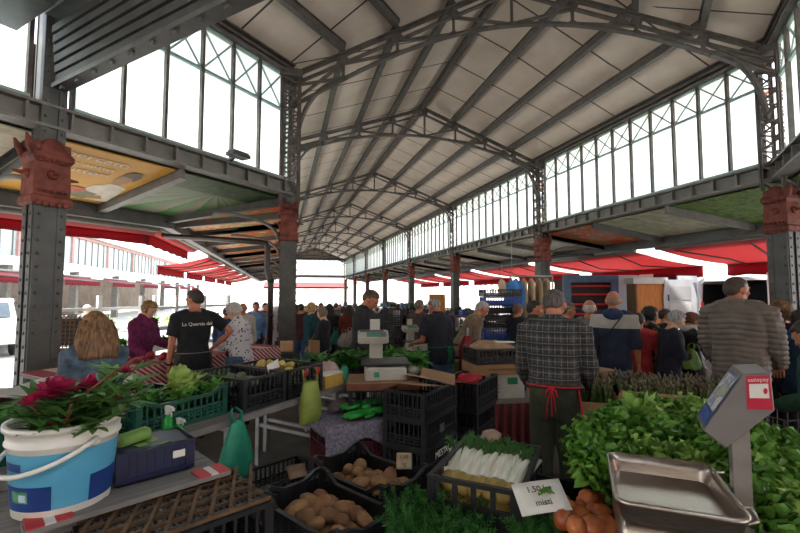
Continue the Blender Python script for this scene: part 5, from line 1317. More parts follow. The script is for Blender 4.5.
for k in range(4):
    t = thing('box', 'brown cardboard box stacked behind the plaid shirted man, %s from the ground' % ORD[k], 'box', V((c10.x+.01*(k%2),c10.y,.005+.25*k)), -YAW+R(20+3*k)); MB().box((0,0,.12),(.36,.3,.245)).build('carton', CARD, t); MB().box((0,-.151,.14),(.1,.003,.03)).build('hand_hole', M_('hole_dark','201812','2a2018',5,.9), t)
# hanging cloths by the stalls
t = thing('blue_cloth', 'blue garment hanging from the canopy by the crates', 'garment', D(512,281,8.5)*1, -YAW); MB().tube([(0,0,-.02),(0,0,1.15)],.006,5).build('hanging_cord', METAL, t); MB().sheet(10, 8, lambda u, v: V((-.2+.4*u+.05*math.sin(v*3), .05*math.sin(u*9+v*2), -.5*v-.04*math.sin(u*7))), .01).build('cloth', M_('cloth_blue','2a6ab0','4a8acc',6,.8), t)
t = thing('hanging_bag', 'beige cloth bag hanging beside the blue garment', 'bag', D(502,280,8.5)*1, -YAW); MB().ell((0,0,-.16),(.09,.06,.17),10,8,jit=.2,seed=2).build('bag', M_('cloth_beige','b09a80','c8b298',6,.8), t); MB().tube([(0,0,0),(0,0,.3)],.008,5).build('strap', M_('cloth_beige','b09a80','c8b298',6,.8), t)
p = D(532,320,10.2)
t = thing('garment_rail', 'rail with beige coats hanging beyond the crates', 'garment rail', V((p.x,p.y,0)), -YAW)
for s in (-1,1): MB().tube([(s*.5,0,0),(s*.5,0,2.05)], .02, 8).build('upright', METAL, t)
MB().tube([(-.5,0,2.05),(.5,0,2.05)], .02, 8).build('rail', METAL, t)
for k in range(5): MB().loft([[V((-.36+.18*k+.07*kk*math.cos(a_), .22*kk*math.sin(a_)*(1+.1*math.sin(3*a_)), z)) for a_ in [2*PI*i/12 for i in range(12)]] for kk, z in ((.3,2.0),(.9,1.9),(1,1.5),(1.1,.9))]).build('coat', M_('coat_beige','9a8468','b49e80',5,.85) if k%2 else M_('coat_tan','b8a284','ccb698',5,.85), t)
# ------------------------------------------------------------------ people
SKIN = M_('skin','9a6248','b47a5c',7,.55); SKINR = M_('skin_ruddy','a05e46','bb7858',7,.55); SKINP = M_('skin_pale','b4846a','cca084',7,.55); SKIND = M_('skin_deep','6a4030','845440',7,.55)
EYEM = M_('eye_dark','1a1412','241c18',9,.2); LIP = M_('lips','86463e','985448',9,.5)
def remesh(mb, name, mats, vox, smooth=4, disp=None):
    me = mb.mesh(name, mats[0] if isinstance(mats,(list,tuple)) else mats)
    o = bpy.data.objects.new(name, me); C.objects.link(o)
    r = o.modifiers.new('r','REMESH'); r.mode = 'VOXEL'; r.voxel_size = vox
    s = o.modifiers.new('s','SMOOTH'); s.factor = .5; s.iterations = smooth
    dg = bpy.context.evaluated_depsgraph_get(); dg.update()
    out = bpy.data.meshes.new_from_object(o.evaluated_get(dg))
    bpy.data.objects.remove(o); bpy.data.meshes.remove(me)
    out.name = name
    if disp:
        cos = [v.co + v.normal*disp(v.co) for v in out.vertices]
        for v, c in zip(out.vertices, cos): v.co = c
    out.polygons.foreach_set('use_smooth', [True]*len(out.polygons)); out.update()
    return out
def ering(c, rx, ry, n=20, pw=2.4):
    out = []
    for k in range(n):
        a = 2*PI*k/n; ca, sa = math.cos(a), math.sin(a)
        out.append(V((c[0]+rx*math.copysign(abs(ca)**(2/pw),ca), c[1]+ry*math.copysign(abs(sa)**(2/pw),sa), c[2])))
    return out
ARM = {'down':((.13,.02,-1),(.04,.22,-1)), 'reach':((.12,.28,-.95),(-.15,1,-.12)), 'low':((.14,.2,-1),(-.1,.75,-.65)), 'hip':((.85,-.35,-.75),(-.62,.45,-.72)),
       'fold':((.10,.25,-1),(-.55,.8,.05)), 'carry':((.12,.12,-1),(.0,.5,-.85)), 'high':((.2,.5,-.7),(-.15,.9,.25)), 'wide':((.45,.05,-.95),(.15,.25,-1))}
def hand(mb, w, d, up, s, side):
    d = d.normalized(); r = d.cross(up); r = r.normalized() if r.length > .05 else V((1,0,0)); u = r.cross(d)
    palm = w + d*.045*s
    mb.loft([[w+d*(t*s)+r*(rx*s*math.cos(2*PI*k/10))+u*(ry*s*math.sin(2*PI*k/10)) for k in range(10)] for t, rx, ry in ((-.01,.024,.02),(.02,.034,.019),(.06,.042,.017),(.09,.040,.014))])
    for k, L in enumerate((.070,.080,.074,.058)):
        b0 = w+d*(.085*s)+r*((k-1.5)*.020*s); m_ = b0+d*(L*.55*s)-u*(.012*s); e = m_+d*(L*.35*s)-u*(.028*s)
        mb.tube([b0,m_,e], [.0092*s,.0085*s,.0065*s], 6)
    th = r*(-side)
    b0 = w+d*.025*s+th*.030*s; mb.tube([b0, b0+(d*.75+th*.7).normalized()*.035*s-u*.006*s, b0+(d*1.0+th*.45).normalized()*.062*s-u*.016*s], [.012*s,.011*s,.008*s], 6)
def zband(name, stops, rough=.85, interp='CONSTANT'):
    if name in MATS: return MATS[name]
    m, nt, b = nodes_of(name); b.inputs['Roughness'].default_value = rough
    sx = nt.nodes.new('ShaderNodeSeparateXYZ'); link(nt, texco(nt), sx.inputs[0])
    sc_ = nt.nodes.new('ShaderNodeMath'); sc_.operation = 'DIVIDE'; sc_.inputs[1].default_value = 2.0; link(nt, sx.outputs['Z'], sc_.inputs[0])
    link(nt, ramp(nt, sc_.outputs[0], stops, interp), b.inputs['Base Color']); MATS[name] = m; return m
def plaid(name, base, line, dark, per=.055):
    if name in MATS: return MATS[name]
    m, nt, b = nodes_of(name); b.inputs['Roughness'].default_value = .9
    sx = nt.nodes.new('ShaderNodeSeparateXYZ'); vec = texco(nt); link(nt, vec, sx.inputs[0])
    col = srgb(base)
    cur = ramp(nt, noise_n(nt, vec, 30, 3), [(.3,base),(.7,dark)])
    for ax in ('X','Z'):
        for (p, lo, hi, c, k) in ((per*2, .0, .42, dark, .65), (per, .46, .60, line, .38)):
            a = nt.nodes.new('ShaderNodeMath'); a.operation = 'DIVIDE'; a.inputs[1].default_value = p; link(nt, sx.outputs[ax], a.inputs[0])
            f = nt.nodes.new('ShaderNodeMath'); f.operation = 'FRACT'; link(nt, a.outputs[0], f.inputs[0])
            r = ramp(nt, f.outputs[0], [(0,(0,0,0,1)),(max(.001,lo),(k,k,k,1)),(hi,(0,0,0,1))], 'CONSTANT')
            cur = mixc(nt, r, cur, srgb(c))
    link(nt, cur, b.inputs['Base Color']); MATS[name] = m; return m
def dots(name, base, dot, sc=30, th=.28):
    if name in MATS: return MATS[name]
    m, nt, b = nodes_of(name); b.inputs['Roughness'].default_value = .85
    vo = nt.nodes.new('ShaderNodeTexVoronoi'); vo.inputs['Scale'].default_value = sc; link(nt, texco(nt), vo.inputs['Vector'])
    link(nt, ramp(nt, vo.outputs['Distance'], [(0,dot),(th,base)], 'CONSTANT'), b.inputs['Base Color']); MATS[name] = m; return m
def cloth_m(name, c, c2=None, sc=14, rough=.9): return M_(name, c, c2 or c, sc, rough, 0, .1)
def person(label, px, ytop, dep, turn, top, legs, hair=('short','2a2018'), skin=None, arms=('down','down'), sleeve='long', lean=0, head=(0,0), female=False, bulk=1.0, loose=.018,
           vox=None, puffer=False, glasses=False, collar=None, hem=0, apron=None, shoes='1c1a18', dz=0, longtop=0, loc=None, name='person'):
    skin = skin or SKIN
    q = D(px, ytop, dep); z_top = q.z
    le = R(lean)
    h = z_top + dz; s = h/1.723
    if lean: s = z_top/(.92 + .803*math.cos(le))
    az = 15.6 + math.degrees(math.atan((px-400)/FOC)) + turn
    t = thing(name, label, 'person', V((q.x,q.y,0)), -R(az))
    if lean:                       # keep the head over the measured spot
        f = V((math.sin(R(az)), math.cos(R(az)), 0)); t.location -= f*(.62*s*math.sin(le))
    vox = vox or (.011 if dep < 5 else .015 if dep < 7 else .02)
    def up(p, k=1.0):              # bend the upper body forward at the hips
        p = V(p)*s; z0 = .92*s
        if p.z <= z0-.08*s or not lean: return p
        w = min(1, (p.z-(z0-.08*s))/(.30*s)); a = le*w
        d = p - V((0,0,z0)); return V((d.x, d.y*math.cos(a)+d.z*math.sin(a), z0 + d.z*math.cos(a)-d.y*math.sin(a)))
    sh = (.175 if female else .195)*(.5+.5*bulk)
    hipw = .165 if female else .158
    TOR = [(.80,hipw*.98,.105,0),(.90,hipw*1.05,.118,-.012),(1.0,hipw*.96*bulk,.108*bulk,0),(1.10,.138*bulk,.102*bulk,.008),(1.22,.158*bulk,.112*bulk,.010),(1.34,.172*bulk,.112*bulk,.0),(1.41,.150*bulk,.098*bulk,-.008),(1.445,.118*bulk,.084,-.012),(1.47,.088,.07,-.010),(1.50,.062,.058,-.005)]
    hp, hy = R(head[0]), R(head[1])
    neck0 = V((0,-.005,1.49)); hc = V((0,.022,1.603))
    def hd(p):                     # p relative to the head centre
        p = V(p); p = Matrix.Rotation(-hy,3,'Z') @ (Matrix.Rotation(-hp,3,'X') @ (p+V((0,-.02,.09)))) - V((0,-.02,.09))
        return up(hc+p)
    S_ = {}
    for sd, nm in ((-1,arms[0]),(1,arms[1])):
        sp = up((sd*sh,-.008,1.40)); au, af = ARM[nm] if isinstance(nm,str) else nm
        ba = le*.55
        rot = Matrix.Rotation(-ba,3,'X')
        du = rot @ V((au[0]*sd,au[1],au[2])); df = rot @ V((af[0]*sd,af[1],af[2]))
        e = sp + du.normalized()*.285*s; w = e + df.normalized()*.25*s
        S_[sd] = (sp, e, w, df.normalized())
    K = {}
    for sd in (-1,1): K[sd] = (V((sd*.085,0,.86))*s, V((sd*.095,.015,.48))*s, V((sd*.10,-.02,.07))*s)
    def torso(mb, g, z0=0, z1=9, zoff=0):
        rg_ = [[up((p.x/s,p.y/s,p.z/s)) for p in [V(c)*s for c in ering((0,y,z),rx+g,ry+g)]] for z,rx,ry,y in TOR if z0 <= z <= z1]
        mb.loft(rg_)
    body = MB(); torso(body, 0)
    for sd in (-1,1):
        sp, e, w, df = S_[sd]
        body.tube([up((sd*.045,-.012,1.475)), up((sd*sh*.6,-.01,1.435)), sp, sp.lerp(e,.5), e, e.lerp(w,.45), w, w+df*.02*s], [.035*s,.050*s,.056*s,.047*s,.039*s,.038*s,.027*s,.024*s], 12)
        a, b_, c = K[sd]; body.tube([a+V((0,0,.05*s)), a, a.lerp(b_,.5), b_, b_.lerp(c,.4), c], [.085*s,.085*s,.070*s,.052*s,.052*s,.036*s], 12)
        body.ell(c+V((0,.06*s,-.03*s)), (.042*s,.115*s,.04*s), 12, 8)
    body.tube([up(neck0-V((0,0,.04))), up(neck0+V((0,.01,.06))), hd((0,-.015,-.05))], [.064*s,.058*s,.056*s], 12)
    def hell(c, r):
        o_ = len(body.v); body.ell((0,0,0),(1,1,1),16,12)
        for i in range(o_, len(body.v)):
            v = body.v[i]; body.v[i] = tuple(hd((c[0]+v[0]*r[0], c[1]+v[1]*r[1], c[2]+v[2]*r[2])))
    hell((0,-.008,.02),(.079,.102,.100)); hell((0,.025,-.035),(.060,.068,.078)); hell((0,.052,-.085),(.030,.028,.026))
    hell((0,.09,.028),(.05,.012,.012)); hell((0,.098,-.012),(.011,.016,.024)); hell((0,.106,-.024),(.014,.014,.011)); hell((0,.086,-.052),(.022,.012,.009))
    for sd in (-1,1): hell((sd*.084,-.004,-.005),(.013,.021,.033)); hell((sd*.045,.062,-.022),(.02,.02,.02))
    me = remesh(body, 'body', skin, vox*.8, 3)
    # hands with separate fingers, joined to the same mesh
    hm = MB()
    for sd in (-1,1):
        sp, e, w, df = S_[sd]; hand(hm, w, df, V((0,0,1)) if abs(df.z) < .8 else V((sd*1.0,0,.0)), s*1.05, sd)
    n0 = len(me.vertices); vs_ = [tuple(v.co) for v in me.vertices]; fs_ = [tuple(p.vertices) for p in me.polygons]
    full = MB(); full.add(vs_, fs_, sm=True); full.add(hm.v, hm.f, sm=True)
    bpy.data.meshes.remove(me)
    full.build('body', skin, t)
    def small(nm, c, r, mat, n=8):
        mb = MB(); mb.ell((0,0,0),(1,1,1),n,6)
        mb.v = [tuple(hd((c[0]+v[0]*r[0],c[1]+v[1]*r[1],c[2]+v[2]*r[2]))) for v in mb.v]; return mb.build(nm, mat, t)
    hairm = M_('hair_'+hair[1], hair[1], hair[2] if len(hair) > 2 else hair[1], 3, .6, 0, .25, sc3=(22,22,3))
    for sd in (-1,1):
        small('eye', (sd*.031,.087,.005), (.011,.007,.007), EYEM); small('eyebrow', (sd*.032,.098,.030), (.019,.006,.004), hairm)
    small('mouth', (0,.094,-.055), (.021,.006,.005), LIP)
    # hair
    kind = hair[0]; sd0 = rnd.random()*50
    if kind != 'bald':
        mb = MB(); nu, nv = 44, 34; amp = {'curly':.16,'wavy':.08,'short':.05,'buzz':.01,'thin':.02,'long':.05,'bob':.07,'bun':.04}[kind]
        thick = {'curly':1.30,'wavy':1.16,'short':1.11,'buzz':1.04,'thin':1.05,'long':1.15,'bob':1.18,'bun':1.10}[kind]
        vv = []
        low = {'curly':-.75,'wavy':-.6,'short':-.35,'buzz':-.4,'thin':-.35,'long':-.8,'bob':-.85,'bun':-.4}[kind]
        for j in range(nv+1):
            th = PI*j/nv
            for k in range(nu):
                a = 2*PI*k/nu; d = V((math.sin(th)*math.cos(a), math.sin(th)*math.sin(a), math.cos(th)))
                hl = .50-.18*abs(d.x) if kind not in ('thin',) else 2.0; st = lambda m: max(0,min(1,.5+m*7))
                face = min(st(d.y-(.22 if kind in ('short','buzz','thin','bun') else .42)), st(hl-d.z))
                lowcut = max(st((low-.35*max(0,min(1,(-d.y-.2)*3)) if kind in ('short','thin','buzz','bun') else low)-d.z), st(d.z-.35) if kind == 'thin' else 0)
                ear = min(st(-.05-d.z), st(d.y+.22)) if kind in ('short','buzz','thin','bun') else 0
                f = thick*(1+amp*noise.noise(d*(5 if kind == 'curly' else 3.2)+V((sd0,0,0)))+amp*.4*noise.noise(d*13+V((sd0,3,0)))); q_ = max(face,lowcut,ear); f = f*(1-q_)+.84*q_
                vv.append(hd((d.x*.079*f, -.008+d.y*.102*f, .02+d.z*.100*f)))
        fs = [(j*nu+k,(j+1)*nu+k,(j+1)*nu+(k+1)%nu,j*nu+(k+1)%nu) for j in range(nv) for k in range(nu)]
        mb.add(vv, fs, sm=True)
        if kind == 'bun':
            o_ = len(mb.v); mb.ell((0,-.13,.06),(.05,.045,.05),10,8,jit=.2,seed=2)
            for i in range(o_,len(mb.v)): mb.v[i] = tuple(hd(mb.v[i]))
        if kind == 'long':
            rgs = []
            for j in range(12):
                v = j/11; wv = .102+.040*math.sin(v*2.6); zz = .05-.31*v
                ring_ = []
                for k in range(36):
                    a = 2*PI*k/36; st_ = 1+.10*noise.noise(V((math.cos(a)*5,math.sin(a)*5,v*1.5+sd0)))+.06*math.sin(a*14+v*3)
                    yb_ = -.045-.03*math.sin(v*2.2)
                    ring_.append(hd((wv*st_*math.cos(a), yb_+(.055+.01*v)*st_*math.sin(a), zz+.02*noise.noise(V((a*2,sd0,0)))*v)))
                rgs.append(ring_)
            mb.loft(rgs)
        mb.build('hair', hairm, t)
    # clothes
    wr = rnd.random()*40
    def fold(amp, fq=9):
        def f(co): 
            q_ = co/s
            r_ = amp*s*(noise.noise(V((q_.x*fq,q_.y*fq,q_.z*fq*.6+wr)))+.5*noise.noise(V((q_.x*fq*2.3+wr,q_.y*fq*2.3,q_.z*fq*1.5))))
            if puffer: r_ += s*.015*abs(math.sin(PI*(q_.z+.10*abs(q_.x))/.047))**.5 - .008
            return r_
        return f
    mb = MB(); g = loose
    TT = TOR if not longtop else [(.80-longtop,hipw+.05,.14,0)]+TOR
    rg_ = [[up((p.x,p.y,p.z)) for p in ering((0,y,z),rx+g*(1.0 if z < 1.45 else .5),ry+g)] for z,rx,ry,y in TT if hem <= z < 1.485]
    mb.loft(rg_)
    if collar: mb.loft([[up(p) for p in ering((0,-.004,z),r_,r_*.98)] for z, r_ in ((1.46,.10),(1.50,.075),(1.535,.072))])
    for sd in (-1,1):
        sp, e, w, df = S_[sd]; x = up((sd*.05,-.012,1.462)); x2 = up((sd*sh*.6,-.01,1.43)); gg = g*.9
        if sleeve == 'long': P, RR = [x, x2, sp, sp.lerp(e,.5), e, e.lerp(w,.5), w], [.038,.054,.062,.054,.050,.046,.038]
        elif sleeve == 'short': P, RR = [x, x2, sp, sp.lerp(e,.35), sp.lerp(e,.72)], [.038,.054,.062,.058,.060]
        else: P, RR = [x, x2, sp, sp.lerp(e,.5), e, e.lerp(w,.25)], [.038,.054,.062,.054,.050,.048]
        if sleeve != 'none': mb.tube(P, [(r_+gg*.7)*s*(bulk**.5) for r_ in RR], 12)
    garment = {'long':'jacket' if loose > .025 else 'shirt','short':'shirt','roll':'shirt','none':'vest'}[sleeve]
    me = remesh(mb, garment, top, vox, 2, fold(.010 if loose < .025 else .014))
    o = bpy.data.objects.new(garment, me); C.objects.link(o); o.parent = t
    mb = MB(); g2 = .012
    mb.loft([[V(p)*s for p in ering((0,y,z),rx+g2,ry+g2)] for z,rx,ry,y in [(.76,hipw*.95,.10,0)]+[x for x in TOR if x[0] <= 1.0]])
    for sd in (-1,1):
        a, b_, c = K[sd]; mb.tube([a+V((0,0,.06*s)), a, a.lerp(b_,.5), b_, b_.lerp(c,.5), c], [(r_+g2)*s for r_ in (.088,.09,.082,.068,.066,.062)], 12)
    me = remesh(mb, 'trousers', legs, max(vox,.014), 2, fold(.008, 7)); 
    o = bpy.data.objects.new('trousers', me); C.objects.link(o); o.parent = t
    for sd in (-1,1):
        c = K[sd][2]; MB().loft([[c+V((rx*s*math.cos(2*PI*k/14), (.055+ry*math.sin(2*PI*k/14))*s, zz*s)) for k in range(14)] for zz, rx, ry in ((-.07,.045,.13),(-.045,.05,.135),(-.01,.045,.11),(.03,.04,.06))]).build('shoe', cloth_m('shoe_'+shoes, shoes), t)
    if glasses:
        mb = MB()
        for sd in (-1,1):
            pts = [hd((sd*.033+.024*math.cos(2*PI*k/12), .106-.004*abs(math.cos(2*PI*k/12)), .004+.018*math.sin(2*PI*k/12))) for k in range(13)]; mb.tube(pts, .0025, 5)
            mb.tube([hd((sd*.056,.10,.008)), hd((sd*.078,.05,.010)), hd((sd*.084,-.02,.008))], .0025, 5)
        mb.tube([hd((-.01,.11,.006)), hd((.01,.11,.006))], .0025, 5); mb.build('glasses', cloth_m('glasses_dark','1a1818'), t)
    return dict(t=t, up=up, hd=hd, s=s, S=S_, TOR=TOR)
def apron(P, mat, z0, z1, front=True, g=.035, label=None):
    up, s = P['up'], P['s']; mb = MB(); rows = []
    for j in range(10):
        z = z0+(z1-z0)*j/9
        def rad(z):
            T_ = P['TOR']
            if z <= T_[0][0]: return T_[0][1]+.02, T_[0][2]+.03
            for (a, b_) in zip(T_, T_[1:]):
                if a[0] <= z <= b_[0]:
                    f = (z-a[0])/(b_[0]-a[0]); return a[1]+(b_[1]-a[1])*f, a[2]+(b_[2]-a[2])*f
            return .1,.1
        rx, ry = rad(z); row = []
        for k in range(19):
            a = R(-35)+R(250)*k/18 if front == 'wrap' else R(10)+R(160)*k/18
            row.append(up(((rx+g)*math.cos(a)*(1+.03*math.sin(a*9+z*4)), (ry+g)*math.sin(a), z)))
        rows.append(row)
    mb.loft(rows, cap=False, closed=False); o = mb.build('apron', mat, P['t'])
    return o
def strings(P, mat, z=1.0, g=.036, tails=True):
    up, s = P['up'], P['s']; T_ = P['TOR']; rx, ry = [(a[1],a[2]) for a in T_ if a[0] >= z][0]
    mb = MB(); pts = [up(((rx+g)*math.cos(2*PI*k/28), (ry+g)*math.sin(2*PI*k/28)-.005, z)) for k in range(29)]; mb.tube(pts, .009*s, 6, flat=.5)
    if tails:
        for dx, dz_ in ((-.03,-.22),(.02,-.16),(.0,-.20)): mb.tube([up((0,-ry-g-.01,z)), up((dx,-ry-g-.03,z+dz_*.5)), up((dx*1.3,-ry-g-.015,z+dz_))], .010*s, 6, flat=.4)
        for sg in (-1,1): mb.tube([up((0,-ry-g-.01,z)), up((sg*.03,-ry-g-.04,z-.02)), up((sg*.04,-ry-g-.02,z-.06))], .009*s, 6, flat=.5)
    return mb.build('apron_strings', mat, P['t'])
def cap_on(P, col, mat=None):
    hd = P['hd']; mb = MB(); rows = []
    for j in range(7):
        th = PI/2*j/6; rows.append([hd((.086*math.sin(th)*math.cos(a), -.008+.108*math.sin(th)*math.sin(a), .035+.082*math.cos(th))) for a in [2*PI*k/20 for k in range(20)]])
    mb.loft(rows, cap=False)
    mb.sheet(8, 4, lambda u, v: hd(((u-.5)*.13*(1-.25*v), .085+.075*v*(1-.8*(u-.5)**2), .045-.018*v)), .004); return mb.build('cap', cloth_m('cap_'+col, col), P['t'])
JEANS = cloth_m('jeans_blue','2c3c54','3e5270',18); JEANSL = cloth_m('jeans_light','4a607c','64799a',18); DARKT = cloth_m('dark_trousers','17161a','232228'); OLIVE = cloth_m('olive_trousers','262a1c','343826',10); GREYT = cloth_m('grey_trousers','4a4846','5c5a58')
BLKT = cloth_m('black_cotton','0c0d10','15161a'); NAVYC = cloth_m('navy_cotton','14161f','1e212e'); BLKW = cloth_m('charcoal_knit','19171a','242126',30)
# --- the left-hand group
P = person('woman with long golden brown hair in a blue denim jacket, seen from behind', 97, 313, 3.0, -12, cloth_m('denim','34424f','566878',16), JEANS, ('long','462c18','86603a'), SKINP, ('reach','reach'), female=True, head=(12,0), loose=.026, collar=True, bulk=.85)
P = person('woman with wavy brown hair in a magenta sweater behind the striped stall', 146, 301, 5.6, 130, cloth_m('magenta_wool','4e1038','741a52',20), DARKT, ('wavy','5a3c20','9a7444'), SKINP, ('reach','low'), female=True, head=(18,0), lean=8, loose=.03, collar=True)
P = person('man with glasses in a black T-shirt and dark apron, hand on hip', 195, 290, 5.0, -14, BLKT, DARKT, ('short','1c1612','3a2c22'), SKINR, ('down','hip'), 'short', head=(5,-35), bulk=1.0, glasses=True, loose=.026)
apron(P, cloth_m('brown_apron','2a2422','38302c'), .55, 1.0, 'wrap', .045); strings(P, cloth_m('apron_tie','6a6058','9a9088',60), 1.0, .05, False)
up = P['up']; p0 = up((0,-.150,1.33)); lettering('La Quercia del', .055*P['s'], cloth_m('shirt_print','9a9a84','aaaa94'), P['t'], frame_M(p0, (1,0,0), (0,.15,1)), .004)
wq = P['S'][-1]; MB().tube([wq[2]-wq[3]*.01, wq[2]+wq[3]*.01], .034, 12).build('wristwatch', BLKT, P['t'])
P = person('grey haired older woman in a white shirt with dark spots, beside the striped stall', 238, 303, 5.45, -62, dots('spotted_cotton','c4bec0','2e2a34',26,.30), cloth_m('white_trousers','b8b0a4','ccc4b8'), ('wavy','8a8680','b8b4ae'), SKINP, ('fold','low'), female=True, head=(20,-10), lean=6, loose=.028, glasses=True, longtop=.12, collar=True)
up = P['up']; MB().tube([up((.10,.10,1.46)), up((.0,.17,1.25)), up((-.14,.13,1.02)), up((-.20,.0,.85))], .014, 6).build('bag_strap', BLKT, P['t'])
t = thing('shoulder_bag', 'dark blue denim bag carried by the woman in the spotted shirt', 'bag', D(234,369,5.15)*1, 0); MB().loft([[V((x*.10*k,y*.05*k,z)) for x,y in [(math.cos(2*PI*i/16),math.sin(2*PI*i/16)) for i in range(16)]] for z,k in ((-.2,.7),(-.17,1),(.1,1.05),(.14,.9))]).build('bag', JEANS, t)
# --- far left in the sun
person('white haired person beyond the railing in the sunny square', 87, 305, 9.0, 150, cloth_m('white_shirt','c8c4bc','d8d4cc'), JEANS, ('short','c8c4bc'), SKINP)
person('person in a dark blue coat behind the woman in the spotted shirt', 227, 307, 7.6, 20, cloth_m('blue_coat','1c2c48','28406a'), DARKT, ('short','2a2018'), SKIN, loose=.03)
person('bald man in a pale shirt beyond the striped stall', 243, 303, 7.9, 170, cloth_m('pale_shirt','a89c90','bcb0a4'), DARKT, ('thin','6a5a48'), SKINR)
person('man in a blue shirt beyond the striped stall near the corner column', 256, 302, 9.2, 175, cloth_m('sky_shirt','5a7ea8','7698c0'), DARKT, ('short','4a3a2c'), SKINR)
person('person in a red top farthest along the striped stall', 265, 303, 11, 150, cloth_m('red_top','7a1c1c','94282a'), JEANS, ('short','1c1814'), SKIN)
# --- crowd down the hall
person('man in a maroon jacket and jeans walking away close to the corner column', 301, 304, 9.2, 8, cloth_m('maroon','3a1418','4c1c20'), JEANS, ('short','2a2018'), SKIN, loose=.025)
person('blonde woman in a teal jacket in the hall', 311, 303, 8.0, 60, cloth_m('teal_coat','0c3038','14444e'), JEANS, ('bob','8a6a3c','c0a068'), SKINP, ('low','low'), female=True, loose=.03)
P = person('woman with short grey brown hair, navy jacket and yellow green trousers', 324, 308, 7.3, -75, cloth_m('navy_jacket','16161f','20212c'), cloth_m('lime_trousers','7c7c24','96963a'), ('bob','5a4a3c','84725c'), SKINP, ('low','low'), female=True, head=(15,0), loose=.028)
person('dark haired man facing the viewer far down the hall', 321, 303, 11.5, 170, DARKT, JEANS, ('short','1a1612'), SKINR)
person('woman with long dark hair in a black coat walking away', 329.5, 304, 8.8, 10, BLKW, DARKT, ('long','1a1210','2a1c18'), SKINP, ('down','down'), female=True, loose=.03, longtop=.25)
person('man in grey jacket far down the hall', 336, 303, 12.5, 15, cloth_m('grey_jacket','4a4a4c','5c5c60'), DARKT, ('short','2a2420'), SKIN)
person('person in a patterned dark jacket in the middle of the crowd', 343.5, 307, 10, 20, dots('dark_pattern','201c1c','8a7a6c',22,.22), DARKT, ('bob','3a2a20'), SKIN, female=True)
person('woman in a rust red coat holding shopping bags', 349.5, 305, 8.6, 12, cloth_m('rust_coat','561e14','70301e'), DARKT, ('long','241a16','34241c'), SKIN, ('down','down'), female=True, loose=.03, longtop=.2)
person('man in a dark coat behind the man at the scale', 358, 306, 10.5, -10, DARKT, DARKT, ('short','2a2018'), SKIN)
for px, yt, dd, tu, c1, lb in ((306,306,14,160,'5a4a40','person in a brown coat at the far end of the hall'),(316,305,15,20,'2a3040','person in dark blue at the far end of the hall'),(340,304,16,170,'6a2a24','person in dull red at the far end of the hall'),(398,305,14,30,'9aa4ac','person in pale grey among the flowers at the far stalls'),(377,307,13,-30,'33403a','person in dark green between the far posts'),(384,306,16,0,'2c2c34','person in dark clothes between the far posts')):
    person(lb, px, yt, dd, tu, cloth_m('coat_'+c1, c1), DARKT, ('short','2a2018'), SKIN)
def small_bag(label, p, col, w=.13, h=.26): hang_bag(label, p, w*2, h, M_('bag_'+col, col, col, 5, .5, trans=.25), rnd.uniform(0,3), rnd.random()*9)
small_bag('teal plastic bag carried in the crowd', D(336,331,8.55), '2f8a72'); small_bag('white plastic bag of shopping carried by the woman in rust red', D(344,333,8.3), 'b8b0a8'); small_bag('second pale bag hanging lower in the crowd', D(350,331,8.3), 'a89c94')
t = thing('shopping_bag', 'brown paper bag carried by the woman in yellow green trousers', 'bag', D(314,348,7.1)*1, .3); MB().box((0,0,0),(.16,.10,.26)).build('bag', CARD, t); MB().tube([(-.05,0,.13),(0,0,.22),(.05,0,.13)],.006,5).build('handle', CARD, t)
# --- men at the centre
P = person('man in a dark sweater standing over the white counter scale', 366, 290, 5.3, 112, BLKW, DARKT, ('short','2c201a','5a463a'), SKINR, ('low','low'), head=(24,0), lean=6, loose=.022, collar=True)
P = person('man in a brown T-shirt behind the farther scale, looking away', 419, 300, 7.4, 35, cloth_m('brown_tee','3a302e','4a3e3a'), DARKT, ('short','4a3c34','7a6a5c'), SKINR, ('low','low'), 'short')
P = person('grey haired man in navy polo, jeans and green apron', 437, 298, 5.7, -38, NAVYC, JEANS, ('short','5a5450','9a948e'), SKINR, ('reach','reach'), 'short', head=(22,0), lean=10, bulk=1.12, loose=.026, collar=True)
apron(P, cloth_m('green_apron','0e5a3a','177a50'), .45, 1.05, True, .045); strings(P, cloth_m('green_tie','0f6a44','1a8a58'), 1.03, .04)
P = person('stooping man in a tan shirt beside the tall pile of crates', 479, 302, 6.3, 78, cloth_m('tan_shirt','6a5846','867260'), DARKT, ('short','8a827a','b0aaa2'), SKINR, ('low','low'), lean=28, loose=.026)
P = person('man in navy sweater just right of the tall pile of crates', 517, 304, 6.9, 40, NAVYC, DARKT, ('short','4a342a','6a5040'), SKINR, ('low','low'), loose=.026)
P = person('dark haired man in profile beyond the plaid shirted man', 533, 301, 5.6, 85, cloth_m('dark_green_jacket','1c201c','282e28'), DARKT, ('short','17120f','2a2018'), SKINR, loose=.026, collar=True)
P = person('man wearing a pale cap beside the plaid shirted man', 566, 302, 5.4, 70, cloth_m('dark_olive_jacket','24241e','302f28'), DARKT, ('short','4a443e'), SKINR, loose=.026)
cap_on(P, '7c7866')
